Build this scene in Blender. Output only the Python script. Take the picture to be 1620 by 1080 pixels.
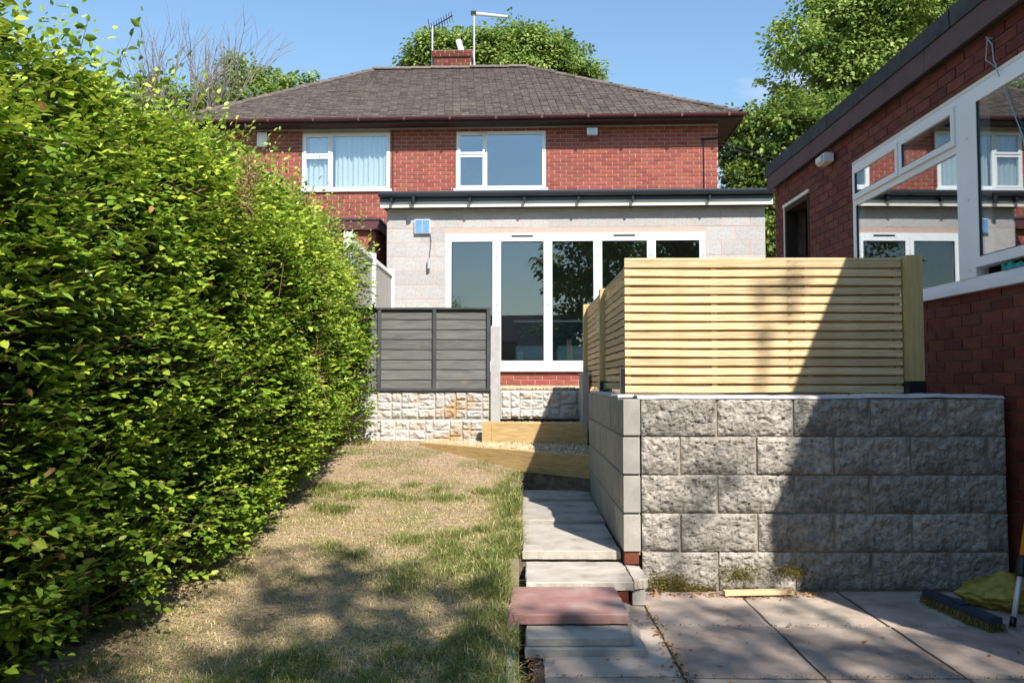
import bpy, math, random
import numpy as np
from mathutils import Vector, Matrix, noise as mnoise

# ------------------------------------------------------------------ scene, camera, light
scn = bpy.context.scene
CLX = 3.1
for o in list(bpy.data.objects): bpy.data.objects.remove(o)
C = scn.collection
EYE = Vector((0, 0, 1.22)); FPX = 1300.0
PITCH = math.radians(2.73); YAW = math.radians(0.48)
cam_d = bpy.data.cameras.new('camera'); cam = bpy.data.objects.new('camera', cam_d); C.objects.link(cam)
cam_d.sensor_width = 36; cam_d.lens = FPX / 1620 * 36; cam_d.clip_start = .05; cam_d.clip_end = 2000
cam.location = EYE; cam.rotation_euler = (math.pi/2 + PITCH, 0, YAW); scn.camera = cam
SUN = Vector((-.43, 1, -1.03)).normalized()           # direction the light travels
SUN_EL = math.asin(-SUN.z); SUN_AZ = math.atan2(-SUN.x, -SUN.y)
w = bpy.data.worlds.new('World'); scn.world = w; w.use_nodes = True
nt = w.node_tree; bg = nt.nodes['Background']
sky = nt.nodes.new('ShaderNodeTexSky'); sky.sky_type = 'NISHITA'; sky.sun_disc = False
sky.sun_elevation = SUN_EL; sky.sun_rotation = SUN_AZ; sky.air_density = 1.6; sky.dust_density = 0; sky.ozone_density = 6
tcw = nt.nodes.new('ShaderNodeTexCoord'); mpw = nt.nodes.new('ShaderNodeMapping'); mpw.inputs['Scale'].default_value = (2.2, 2.2, 5.5); mpw.inputs['Location'].default_value = (CLX, 1.7, .4); nt.links.new(tcw.outputs['Generated'], mpw.inputs[0])
nzw = nt.nodes.new('ShaderNodeTexNoise'); nzw.inputs['Scale'].default_value = 1.6; nzw.inputs['Detail'].default_value = 7; nzw.inputs['Roughness'].default_value = .55; nt.links.new(mpw.outputs[0], nzw.inputs[0])
mrw = nt.nodes.new('ShaderNodeMapRange'); mrw.inputs[1].default_value = .60; mrw.inputs[2].default_value = .78; mrw.inputs[4].default_value = .8; nt.links.new(nzw.outputs[0], mrw.inputs[0])
mxw = nt.nodes.new('ShaderNodeMix'); mxw.data_type = 'RGBA'; mxw.inputs['B'].default_value = (5.2, 5.4, 5.7, 1); nt.links.new(mrw.outputs[0], mxw.inputs[0]); nt.links.new(sky.outputs[0], mxw.inputs['A'])   # a few thin fair-weather clouds
nt.links.new(mxw.outputs['Result'], bg.inputs[0]); bg.inputs[1].default_value = .12
sl = bpy.data.lights.new('sun', 'SUN'); sl.energy = 5.0; sl.angle = math.radians(.55); sl.color = (1, .95, .87)
so = bpy.data.objects.new('sun', sl); C.objects.link(so); so.location = (4, -9, 12)
so.rotation_euler = SUN.to_track_quat('-Z', 'Y').to_euler()
scn.view_settings.view_transform = 'Standard'; scn.view_settings.look = 'None'
scn.view_settings.exposure = .62; scn.view_settings.gamma = 1
scn.render.engine = 'CYCLES'

# ------------------------------------------------------------------ pixel helpers
fw = Vector((-math.sin(YAW)*math.cos(PITCH), math.cos(YAW)*math.cos(PITCH), math.sin(PITCH)))
rt = Vector((math.cos(YAW), math.sin(YAW), 0)); up = rt.cross(fw)
def ray(px, py): return fw + rt*((px-810)/FPX) + up*((540-py)/FPX)
def aty(px, py, Y): d = ray(px, py); return EYE + d*((Y-EYE.y)/d.y)
def atx(px, py, X): d = ray(px, py); return EYE + d*((X-EYE.x)/d.x)
def atz(px, py, Z): d = ray(px, py); return EYE + d*((Z-EYE.z)/d.z)
def proj(p):
    q = Vector(p)-EYE; z = q.dot(fw)
    if z < .1: return (-999, -999, .1)
    return (810+FPX*q.dot(rt)/z, 540-FPX*q.dot(up)/z, z)
H = Matrix.Translation((.9, 12.87, 0)) @ Matrix.Rotation(math.radians(-2), 4, 'Z')
HI = H.inverted()
def hp(px, py, yl):                                   # pixel -> point on the house-frame plane y = yl
    e = HI @ EYE; d = HI.to_3x3() @ ray(px, py); return e + d*((yl-e.y)/d.y)
rnd = random.Random(7); nr = np.random.default_rng(7)

# ------------------------------------------------------------------ materials
def hexc(r, g, b): return (r, g, b, 1)
MATS = {}
def mat(name, c1, c2=None, scale=8, rough=.85, bump=.2, bscale=60, tone=0, detail=4, spec=.3, c3=None, c3scale=2, c3lo=.55, metal=0, transl=0, dist=.01, stretch=None, hue=None, c3hi=None):
    m = bpy.data.materials.new(name); m.use_nodes = True; N = m.node_tree.nodes; Lk = m.node_tree.links
    b = N['Principled BSDF']; b.inputs['Roughness'].default_value = rough; b.inputs['Specular IOR Level'].default_value = spec; b.inputs['Metallic'].default_value = metal
    tc = N.new('ShaderNodeTexCoord'); vec = tc.outputs['Object']
    if stretch:
        mp = N.new('ShaderNodeMapping'); mp.inputs['Scale'].default_value = stretch; Lk.new(vec, mp.inputs[0]); vec = mp.outputs[0]
    col = None
    if c2:
        n = N.new('ShaderNodeTexNoise'); n.inputs['Scale'].default_value = scale; n.inputs['Detail'].default_value = detail; Lk.new(vec, n.inputs[0])
        r = N.new('ShaderNodeValToRGB'); r.color_ramp.elements[0].position = .32; r.color_ramp.elements[1].position = .68
        r.color_ramp.elements[0].color = (*c1, 1); r.color_ramp.elements[1].color = (*c2, 1); Lk.new(n.outputs[0], r.inputs[0]); col = r.outputs[0]
    else:
        rgb = N.new('ShaderNodeRGB'); rgb.outputs[0].default_value = (*c1, 1); col = rgb.outputs[0]
    if c3:
        n = N.new('ShaderNodeTexNoise'); n.inputs['Scale'].default_value = c3scale; n.inputs['Detail'].default_value = 6; Lk.new(tc.outputs['Object'], n.inputs[0])
        r = N.new('ShaderNodeMapRange'); r.inputs[1].default_value = c3lo; r.inputs[2].default_value = c3hi or c3lo+.15; Lk.new(n.outputs[0], r.inputs[0])
        mx = N.new('ShaderNodeMix'); mx.data_type = 'RGBA'; mx.inputs['B'].default_value = (*c3, 1); Lk.new(r.outputs[0], mx.inputs[0]); Lk.new(col, mx.inputs['A']); col = mx.outputs['Result']
    if tone:                                           # per-piece brightness and hue from the mesh attribute
        a = N.new('ShaderNodeAttribute'); a.attribute_name = 'tone'
        r = N.new('ShaderNodeMapRange'); r.inputs[3].default_value = 1-tone; r.inputs[4].default_value = 1+tone; Lk.new(a.outputs['Fac'], r.inputs[0])
        hs = N.new('ShaderNodeHueSaturation'); Lk.new(r.outputs[0], hs.inputs['Value']); Lk.new(col, hs.inputs['Color'])
        if hue:
            r2 = N.new('ShaderNodeMapRange'); r2.inputs[3].default_value = .5-hue; r2.inputs[4].default_value = .5+hue
            ma = N.new('ShaderNodeMath'); ma.operation = 'MULTIPLY'; ma.inputs[1].default_value = 7.31; Lk.new(a.outputs['Fac'], ma.inputs[0])
            mf = N.new('ShaderNodeMath'); mf.operation = 'FRACT'; Lk.new(ma.outputs[0], mf.inputs[0]); Lk.new(mf.outputs[0], r2.inputs[0]); Lk.new(r2.outputs[0], hs.inputs['Hue'])
        col = hs.outputs[0]
    Lk.new(col, b.inputs['Base Color'])
    if bump:
        n = N.new('ShaderNodeTexNoise'); n.inputs['Scale'].default_value = bscale; n.inputs['Detail'].default_value = 6; n.inputs['Roughness'].default_value = .65; Lk.new(vec, n.inputs[0])
        bp = N.new('ShaderNodeBump'); bp.inputs['Strength'].default_value = bump; bp.inputs['Distance'].default_value = dist; Lk.new(n.outputs[0], bp.inputs['Height']); Lk.new(bp.outputs[0], b.inputs['Normal'])
    if transl:
        t = N.new('ShaderNodeBsdfTranslucent'); Lk.new(col, t.inputs[0]); mx = N.new('ShaderNodeMixShader'); mx.inputs[0].default_value = transl
        Lk.new(b.outputs[0], mx.inputs[1]); Lk.new(t.outputs[0], mx.inputs[2]); Lk.new(mx.outputs[0], N['Material Output'].inputs[0])
    MATS[name] = m; return m
def leafmat(name, dark, light, transl=.3, rough=.45, spec=.4, extra=None):
    m = bpy.data.materials.new(name); m.use_nodes = True; N = m.node_tree.nodes; Lk = m.node_tree.links
    b = N['Principled BSDF']; b.inputs['Roughness'].default_value = rough; b.inputs['Specular IOR Level'].default_value = spec
    a = N.new('ShaderNodeAttribute'); a.attribute_name = 'tone'
    r = N.new('ShaderNodeValToRGB'); r.color_ramp.elements[0].color = (*dark, 1); r.color_ramp.elements[1].color = (*light, 1)
    if extra:
        e = r.color_ramp.elements.new(extra[0]); e.color = (*extra[1], 1)
    Lk.new(a.outputs['Fac'], r.inputs[0]); Lk.new(r.outputs[0], b.inputs['Base Color'])
    t = N.new('ShaderNodeBsdfTranslucent'); hs = N.new('ShaderNodeHueSaturation'); hs.inputs['Value'].default_value = 1.5; Lk.new(r.outputs[0], hs.inputs['Color']); Lk.new(hs.outputs[0], t.inputs[0])
    mx = N.new('ShaderNodeMixShader'); mx.inputs[0].default_value = transl
    Lk.new(b.outputs[0], mx.inputs[1]); Lk.new(t.outputs[0], mx.inputs[2]); Lk.new(mx.outputs[0], N['Material Output'].inputs[0])
    MATS[name] = m; return m
def glassmat(name, base=.06, gain=1.6, tint=(.9, .95, .95)):
    m = bpy.data.materials.new(name); m.use_nodes = True; N = m.node_tree.nodes; Lk = m.node_tree.links
    N.remove(N['Principled BSDF'])
    t = N.new('ShaderNodeBsdfTransparent'); t.inputs[0].default_value = (*tint, 1)
    g = N.new('ShaderNodeBsdfGlossy'); g.inputs['Roughness'].default_value = 0.004; g.inputs[0].default_value = (.95, .97, 1, 1)
    lw = N.new('ShaderNodeLayerWeight'); lw.inputs[0].default_value = .5; pw = N.new('ShaderNodeMath'); pw.operation = 'POWER'; pw.inputs[1].default_value = 5; Lk.new(lw.outputs['Facing'], pw.inputs[0])
    f = N.new('ShaderNodeMath'); f.operation = 'MULTIPLY_ADD'; f.inputs[1].default_value = .96; f.inputs[2].default_value = .04; Lk.new(pw.outputs[0], f.inputs[0])
    ma = N.new('ShaderNodeMath'); ma.operation = 'MULTIPLY_ADD'; ma.inputs[1].default_value = gain; ma.inputs[2].default_value = base; ma.use_clamp = True; Lk.new(f.outputs[0], ma.inputs[0])
    mx = N.new('ShaderNodeMixShader'); Lk.new(ma.outputs[0], mx.inputs[0]); Lk.new(t.outputs[0], mx.inputs[1]); Lk.new(g.outputs[0], mx.inputs[2]); Lk.new(mx.outputs[0], N['Material Output'].inputs[0])
    MATS[name] = m; return m

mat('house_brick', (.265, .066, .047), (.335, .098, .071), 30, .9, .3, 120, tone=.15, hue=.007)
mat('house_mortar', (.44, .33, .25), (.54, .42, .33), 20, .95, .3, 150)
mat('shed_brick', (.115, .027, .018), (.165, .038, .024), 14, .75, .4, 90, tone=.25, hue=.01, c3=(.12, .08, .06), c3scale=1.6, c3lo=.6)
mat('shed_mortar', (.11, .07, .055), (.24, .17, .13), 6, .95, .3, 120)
mat('block_grey', (.40, .375, .36), (.50, .475, .455), 25, .95, .5, 160, tone=.08)
mat('pink_mortar', (.52, .36, .29), (.58, .42, .35), 20, .95, .2, 120)
mat('roof_tile', (.115, .088, .075), (.195, .16, .14), 18, .95, .4, 60, tone=.28, hue=.015, c3=(.30, .27, .23), c3scale=9, c3lo=.64)
mat('roof_under', (.03, .025, .022), None, bump=0)
mat('maroon_plastic', (.11, .035, .04), None, rough=.35, bump=0, spec=.5)
mat('dark_brown_paint', (.05, .028, .028), (.07, .04, .04), 5, .6, .1, 40)
mat('pale_soffit', (.42, .40, .38), (.5, .48, .45), 6, .8, 0)
mat('white_pvc', (.80, .80, .80), (.84, .84, .83), 3, .28, 0, spec=.5, c3=(.66, .64, .60), c3scale=2.5, c3lo=.62)
mat('cream_paint', (.72, .66, .56), (.78, .73, .64), 4, .6, 0)
mat('black_plastic', (.012, .013, .015), None, rough=.35, bump=0, spec=.5)
mat('gutter_grey', (.035, .045, .06), None, rough=.3, bump=0, spec=.6)
mat('felt_roof', (.045, .047, .052), (.075, .078, .085), 12, .95, .4, 120)
mat('purple_fascia', (.085, .050, .052), (.12, .075, .075), 3, .7, .15, 40, c3=(.06, .045, .045), c3scale=3)
mat('rock_block', (.26, .235, .195), (.56, .51, .44), 26, .95, 1.0, 130, tone=.16, c3=(.115, .10, .08), c3scale=2.4, c3lo=.52, c3hi=.72, dist=.012)
mat('smooth_block', (.34, .315, .275), (.44, .41, .365), 9, .95, .4, 140, tone=.1, c3=(.24, .22, .19), c3scale=4, c3lo=.6)
mat('tan_mortar', (.27, .225, .17), (.38, .32, .25), 12, .95, .4, 90)
mat('mortar_cap', (.50, .48, .46), (.62, .60, .58), 9, .95, .6, 60)
mat('pine_slat', (.56, .39, .19), (.78, .61, .36), 5, .65, .2, 60, tone=.17, stretch=(1.2, 1.2, 18), c3=(.36, .20, .07), c3scale=9, c3lo=.645, c3hi=.74)
mat('pine_post', (.44, .33, .13), (.55, .42, .19), 5, .7, .15, 60, tone=.1, stretch=(14, 14, 1.0), c3=(.33, .22, .08), c3scale=6, c3lo=.66)
mat('sleeper_wood', (.44, .285, .115), (.62, .44, .21), 5, .75, .3, 60, tone=.08, stretch=(1.5, 1.5, 14), c3=(.30, .17, .06), c3scale=8, c3lo=.68)
mat('lap_board', (.105, .105, .098), (.175, .172, .155), 4, .8, .25, 50, tone=.14, stretch=(1.2, 6, 14), c3=(.22, .19, .15), c3scale=5, c3lo=.62)
mat('lap_frame', (.045, .05, .055), (.075, .08, .085), 5, .8, .2, 50)
mat('grey_timber', (.36, .33, .29), (.46, .43, .38), 5, .85, .2, 50, stretch=(12, 12, 1))
mat('concrete_post', (.38, .37, .35), (.47, .46, .44), 16, .95, .4, 120)
mat('rock_board', (.44, .415, .38), (.56, .535, .50), 7, .95, .5, 80, c3=(.42, .28, .15), c3scale=3.2, c3lo=.50, c3hi=.68)
mat('slab_pale', (.40, .355, .30), (.54, .485, .415), 10, .95, .6, 110, tone=.12, c3=(.25, .215, .175), c3scale=5, c3lo=.54, c3hi=.72)
mat('slab_red', (.30, .155, .135), (.40, .225, .195), 9, .9, .35, 130, c3=(.40, .30, .26), c3scale=5, c3lo=.56)
mat('patio_slab', (.38, .295, .235), (.51, .415, .335), 6, .95, .5, 120, tone=.16, hue=.012, c3=(.19, .165, .135), c3scale=3.4, c3lo=.50, c3hi=.72)
mat('joint_soil', (.07, .055, .04), (.14, .11, .08), 30, 1, .6, 90)
mat('soil', (.13, .095, .065), (.24, .18, .125), 25, 1, .8, 60, c3=(.34, .26, .17), c3scale=6, c3lo=.5)
mat('lawn_soil', (.27, .185, .13), (.49, .36, .25), 30, 1, .9, 70, c3=(.19, .18, .075), c3scale=2.2, c3lo=.48, c3hi=.66)
mat('ground_green', (.10, .13, .04), (.22, .20, .09), 1.5, 1, .3, 20)
mat('bark', (.07, .055, .04), (.14, .115, .09), 12, .95, .6, 30)
mat('dead_bark', (.17, .14, .115), (.26, .225, .19), 12, .95, .3, 30)
mat('twig', (.16, .085, .04), (.22, .13, .07), 12, .8, 0)
mat('gravel', (.50, .36, .20), (.66, .52, .33), 9, .9, 0, tone=.45, hue=.01)
mat('yellow_sack', (.30, .215, .02), (.46, .35, .06), 9, .38, .5, 26, spec=.5, dist=.03)
mat('orange_plastic', (.62, .25, .02), None, rough=.4, bump=0)
mat('bristle', (.10, .085, .02), (.2, .17, .05), 30, .9, 0, tone=.3)
mat('navy_plastic', (.03, .045, .07), None, rough=.5, bump=0)
mat('white_metal', (.66, .66, .66), None, rough=.4, bump=0, metal=.2)
mat('aerial_metal', (.62, .62, .62), None, rough=.35, bump=0, metal=.6)
mat('flood_glass', (.55, .60, .58), None, rough=.2, bump=0, spec=.6)
mat('solar_cell', (.12, .24, .46), (.16, .32, .58), 5, .2, 0, spec=.6)
mat('curtain', (.86, .86, .86), None, rough=.9, bump=0, transl=.25)
mat('room_plaster', (.34, .33, .32), None, bump=0)
mat('room_floor', (.12, .10, .08), None, rough=.4, bump=0)
mat('teal_unit', (.012, .045, .06), None, rough=.5, bump=0)
mat('worktop', (.55, .55, .53), None, rough=.3, bump=0)
mat('dark_wood', (.035, .02, .015), None, bump=0)
mat('teal_net', (.02, .25, .24), (.05, .42, .38), 60, .7, .4, 80)
mat('string', (.25, .45, .48), None, bump=0)
mat('label_green', (.12, .35, .08), (.45, .6, .3), 40, .5, 0)
mat('moss', (.12, .10, .015), (.24, .20, .04), 40, 1, .8, 120)
mat('dead_leaf', (.22, .10, .035), (.40, .22, .09), 30, .9, 0, tone=.5)
mat('seed_head', (.25, .13, .08), (.38, .22, .14), 30, 1, 0)
mat('bungalow_brick', (.28, .12, .08), (.34, .16, .11), 10, .9, 0)
mat('bungalow_roof', (.06, .05, .045), (.09, .075, .07), 4, .9, .3, 20)
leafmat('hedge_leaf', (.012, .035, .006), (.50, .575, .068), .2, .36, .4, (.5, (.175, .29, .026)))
leafmat('lime_leaf', (.06, .11, .02), (.44, .51, .13), .33, .5, .35, (.5, (.20, .295, .06)))
leafmat('deep_leaf', (.035, .075, .015), (.32, .38, .08), .35, .5, .35, (.5, (.13, .20, .035)))
leafmat('grass_blade', (.10, .19, .022), (.80, .64, .38), .25, .7, .2, (.45, (.33, .30, .11)))
leafmat('fern_leaf', (.06, .16, .02), (.2, .34, .05), .3, .5, .3)
glassmat('house_glass', .10, 2.0); glassmat('door_glass', .055, 1.3); glassmat('shed_glass', .16, 1.9)

# ------------------------------------------------------------------ object helpers
SHIFT = {}
def props(o, label=None, cat=None, group=None, kind=None):
    if label: o['label'] = label
    if cat: o['category'] = cat
    if group: o['group'] = group
    if kind: o['kind'] = kind
    return o
def thing(name, base, label, cat, group=None, house=False):
    o = bpy.data.objects.new(name, None); C.objects.link(o); base = Vector(base); o.empty_display_size = .1
    if house: o.matrix_world = H @ Matrix.Translation(base)
    else: o.location = base
    SHIFT[o] = base; return props(o, label, cat, group)
def root(o):
    while o.parent: o = o.parent
    return o
def link(name, me, m, parent, base=None, house=False):
    o = bpy.data.objects.new(name, me); C.objects.link(o)
    if m is not None and not me.materials: me.materials.append(MATS[m])
    if parent is not None: o.parent = parent
    elif base is not None:
        base = Vector(base)
        if house: o.matrix_world = H @ Matrix.Translation(base)
        else: o.location = base
        SHIFT[o] = base
    return o
def mesh_np(name, V, F, tone=None, k=4, smooth=False):
    """V (n,3) float, F (m,k) int"""
    V = np.asarray(V, dtype=np.float32); F = np.asarray(F, dtype=np.int32); me = bpy.data.meshes.new(name)
    me.vertices.add(len(V)); me.vertices.foreach_set('co', V.ravel())
    me.loops.add(F.size); me.loops.foreach_set('vertex_index', F.ravel())
    me.polygons.add(len(F)); me.polygons.foreach_set('loop_start', np.arange(0, F.size, k, dtype=np.int32))
    if tone is not None:
        at = me.attributes.new('tone', 'FLOAT', 'POINT'); at.data.foreach_set('value', np.asarray(tone, dtype=np.float32))
    if smooth: me.polygons.foreach_set('use_smooth', np.ones(len(F), dtype=bool))
    me.update(calc_edges=True); return me
class MB:
    def __init__(s): s.v = []; s.f = []; s.t = []
    def add(s, vs, fs, tone=None):
        if tone is None: tone = rnd.random()
        n = len(s.v); s.v += [tuple(v) for v in vs]; s.f += [tuple(i+n for i in f) for f in fs]; s.t += [tone]*len(vs); return s
    def box(s, x0, x1, y0, y1, z0, z1, tone=None):
        return s.add([(x0,y0,z0),(x1,y0,z0),(x1,y1,z0),(x0,y1,z0),(x0,y0,z1),(x1,y0,z1),(x1,y1,z1),(x0,y1,z1)],
              [(0,3,2,1),(4,5,6,7),(0,1,5,4),(1,2,6,5),(2,3,7,6),(3,0,4,7)], tone)
    def obox(s, c, ax, ay, az, tone=None):                 # centre and half-axis vectors
        c, ax, ay, az = map(Vector, (c, ax, ay, az)); vs = []
        for k in (-1, 1):
            for (i, j) in ((-1,-1),(1,-1),(1,1),(-1,1)): vs.append(c+ax*i+ay*j+az*k)
        return s.add(vs, [(0,3,2,1),(4,5,6,7),(0,1,5,4),(1,2,6,5),(2,3,7,6),(3,0,4,7)], tone)
    def bevbox(s, x0, x1, y0, y1, z0, z1, b=.004, tone=None):   # box with chamfered edges
        vs = []; fs = []
        for (zz, e) in ((z0, b), (z0+b, 0), (z1-b, 0), (z1, b)):
            x_0, x_1, y_0, y_1 = x0+e, x1-e, y0+e, y1-e; c = b*.6
            if e: vs += [(x_0,y_0,zz),(x_1,y_0,zz),(x_1,y_1,zz),(x_0,y_1,zz)]*1
            else: vs += [(x_0,y_0,zz),(x_1,y_0,zz),(x_1,y_1,zz),(x_0,y_1,zz)]
        fs.append((3,2,1,0)); fs.append((12,13,14,15))
        for k in range(3):
            for i in range(4):
                j = (i+1) % 4; fs.append((k*4+i, k*4+j, k*4+4+j, k*4+4+i))
        return s.add(vs, fs, tone)
    def tube(s, pts, rad, n=6, tone=None, cap=True):
        pts = [Vector(p) for p in pts]; rs = rad if isinstance(rad, (list, tuple)) else [rad]*len(pts); vs = []; fs = []
        for i, p in enumerate(pts):
            d = (pts[min(i+1, len(pts)-1)]-pts[max(i-1, 0)]).normalized(); a = Vector((0,0,1)) if abs(d.z) < .9 else Vector((1,0,0))
            e = d.cross(a).normalized(); g = d.cross(e)
            for k in range(n):
                t = 2*math.pi*k/n; vs.append(p+(e*math.cos(t)+g*math.sin(t))*rs[i])
        for i in range(len(pts)-1):
            for k in range(n): fs.append((i*n+k, i*n+(k+1) % n, (i+1)*n+(k+1) % n, (i+1)*n+k))
        if cap: fs.append(tuple(range(n-1, -1, -1))); fs.append(tuple((len(pts)-1)*n+k for k in range(n)))
        return s.add(vs, fs, tone)
    def prism(s, poly, e, tone=None):                       # polygon of 3-D points extruded by vector e
        n = len(poly); e = Vector(e); vs = [Vector(p) for p in poly]+[Vector(p)+e for p in poly]
        return s.add(vs, [tuple(range(n-1,-1,-1)), tuple(range(n, 2*n))]+[(i,(i+1) % n, n+(i+1) % n, n+i) for i in range(n)], tone)
    def mesh(s, name, shift=(0,0,0), smooth=False):
        me = bpy.data.meshes.new(name); sh = Vector(shift)
        me.from_pydata([(v[0]-sh[0], v[1]-sh[1], v[2]-sh[2]) for v in s.v], [], s.f)
        at = me.attributes.new('tone', 'FLOAT', 'POINT'); at.data.foreach_set('value', s.t)
        if smooth: me.polygons.foreach_set('use_smooth', [True]*len(me.polygons))
        import bmesh
        bm = bmesh.new(); bm.from_mesh(me); bmesh.ops.recalc_face_normals(bm, faces=bm.faces); bm.to_mesh(me); bm.free()
        me.update(); return me
    def build(s, name, m, parent=None, base=None, house=False, smooth=False, kind=None):
        sh = SHIFT[root(parent)] if parent is not None else (base if base is not None else (0,0,0))
        o = link(name, s.mesh(name, sh, smooth), m, parent, base if parent is None else None, house)
        if kind: o['kind'] = kind
        return o
def B(*a, **k): return MB().box(*a, **k)

def leaves(name, P, A, Nn, L, W, tone, m, parent, kind='stuff', cup=.12):
    """six-point folded leaves joined in one mesh"""
    sh = np.array(SHIFT[root(parent)]); P = P-sh
    A = A/np.linalg.norm(A, axis=1, keepdims=True); S = np.cross(A, Nn); S /= np.linalg.norm(S, axis=1, keepdims=True)+1e-9; Nn = np.cross(S, A)
    L = L[:, None]; W = W[:, None]; n = len(P); V = np.empty((n, 6, 3), dtype=np.float32)
    V[:,0] = P; V[:,1] = P+.32*L*A+.5*W*S+cup*W*Nn; V[:,2] = P+.72*L*A+.36*W*S+cup*.6*W*Nn-.04*L*Nn
    V[:,3] = P+L*A-.12*L*Nn; V[:,4] = P+.72*L*A-.36*W*S+cup*.6*W*Nn-.04*L*Nn; V[:,5] = P+.32*L*A-.5*W*S+cup*W*Nn
    i = np.arange(n, dtype=np.int32)[:, None]*6
    F = np.concatenate([i+np.array([0,1,2,3]), i+np.array([0,3,4,5])], axis=1).reshape(-1, 4)
    o = link(name, mesh_np(name, V.reshape(-1, 3), F, np.repeat(tone, 6)), m, parent)
    if kind: o['kind'] = kind
    return o
def unit(n): v = nr.normal(size=(n, 3)); return v/np.linalg.norm(v, axis=1, keepdims=True)

# bricks / blocks laid in a wall plane; frame = (origin, u axis, outward axis), in the root's coordinates
def cells(u0, u1, z0, z1, openings):
    us = sorted({u0, u1, *[min(max(a, u0), u1) for o in openings for a in o[:2]]}); out = []
    for a, b in zip(us, us[1:]):
        if b-a < 1e-4: continue
        zs = [(z0, z1)]
        for (p, q, r, t) in openings:
            if p < (a+b)/2 < q:
                nz = []
                for (c, d) in zs:
                    if t <= c or r >= d: nz.append((c, d)); continue
                    if r > c: nz.append((c, r))
                    if t < d: nz.append((t, d))
                zs = nz
        out += [(a, b, c, d) for c, d in zs if d-c > 1e-4]
    return out
def wall_core(parent, frame, u0, u1, z0, z1, openings, m, depth=.2, back=.006, name='wall'):
    o, u, n = map(Vector, frame); mb = MB()
    for (a, b, c, d) in cells(u0, u1, z0, z1, openings):
        cen = o+u*((a+b)/2)-n*(back+depth/2); mb.obox((cen.x, cen.y, (c+d)/2), u*((b-a)/2), n*(depth/2), (0,0,(d-c)/2))
    return mb.build(name, m, parent)
def masonry(parent, frame, u0, u1, z0, z1, openings, m, blen, bh, joint=.01, name='brick', limit=300, vis=None, depth=.03, proud=.0, M=None, phase=0, var=8, bond=.5, skip=None):
    o, u, n = map(Vector, frame); pu = blen+joint; pz = bh+joint; rt_ = root(parent); sh = Vector(SHIFT[rt_]); M = M or Matrix.Identity(4)
    items = []; k = 0; z = z0
    while z < z1-.01:
        zt = min(z+bh, z1)
        holes = [(p-joint, q+joint) for (p, q, r, t) in openings if r < zt-.004 and t > z+.004]
        x = u0-((k*bond+phase) % 1)*pu
        while x < u1:
            segs = [(max(x, u0), min(x+blen, u1))]
            for (p, q) in holes:
                ns = []
                for (a, b) in segs:
                    if q <= a or p >= b: ns.append((a, b)); continue
                    if p > a: ns.append((a, p))
                    if q < b: ns.append((q, b))
                segs = ns
            for (a, b) in segs:
                if b-a > .025 and not (skip and skip((a+b)/2, (z+zt)/2)): items.append((a, b, z, zt))
            x += pu
        z += pz; k += 1
    scored = []
    for it in items:
        c = o+u*((it[0]+it[1])/2); c.z = (it[2]+it[3])/2; px, py, dz = proj(M @ c)
        ok = -10 < px < 1630 and -10 < py < 1090 and (vis is None or vis(px, py))
        scored.append((dz/(it[1]-it[0]) if ok else 1e6+dz, it))
    scored.sort(key=lambda q: q[0]); full = {}; rest = MB(); idx = 0
    def one(a, b, c, d, tone, mb=None, ctr=None, bump=0):
        mb = mb or MB(); cen = ctr if ctr is not None else Vector((0,0,0))
        return mb.obox(cen, u*((b-a)/2), n*(depth/2), (0,0,(d-c)/2), tone)
    for sc, (a, b, c, d) in scored:
        j = rnd.uniform(-.0018, .0018); cen = o+u*((a+b)/2)+n*(proud+j-depth/2); cen.z = (c+d)/2
        if sc < 1e6 and idx < limit:
            key = (round(b-a, 3), round(d-c, 3), rnd.randrange(var))
            if key not in full: full[key] = one(a, b, c, d, rnd.random()).mesh(name)
            ob = link(name, full[key], m, parent); ob.location = cen-sh; idx += 1
        else: one(a, b, c, d, rnd.random(), rest, cen)
    if rest.v: rest.build(name+'_field', m, parent, kind='stuff')

# ------------------------------------------------------------------ ground
def lz(x, y):
    return np.interp(y, [3.3, 5, 7.1, 7.75, 8.4, 9.0], [.055, .165, .315, .39, .49, .57])
xs = np.linspace(-600, 600, 25); ys = np.linspace(-600, 600, 25)
gx, gy = np.meshgrid(xs, ys); V = np.stack([gx, gy, np.full_like(gx, -.08)], -1).reshape(-1, 3)
F = [(j*25+i, j*25+i+1, (j+1)*25+i+1, (j+1)*25+i) for j in range(24) for i in range(24)]
props(link('ground', mesh_np('ground', V, F), 'ground_green', None, (0,0,0)), 'wide flat green ground reaching to the horizon', 'ground', kind='structure')
props(B(-120, 120, 9.12, 180, .5, 1.12).build('upper_ground', 'soil', None, (0, 9.1, .5)), 'raised level ground the house stands on', 'ground', kind='structure')
props(B(.73, 2.86, 5.12, 9.121, -.05, 1.105).build('terrace_bed', 'soil', None, (1.8, 7, 0)), 'raised soil bed behind the block retaining wall', 'ground', kind='structure')
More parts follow.
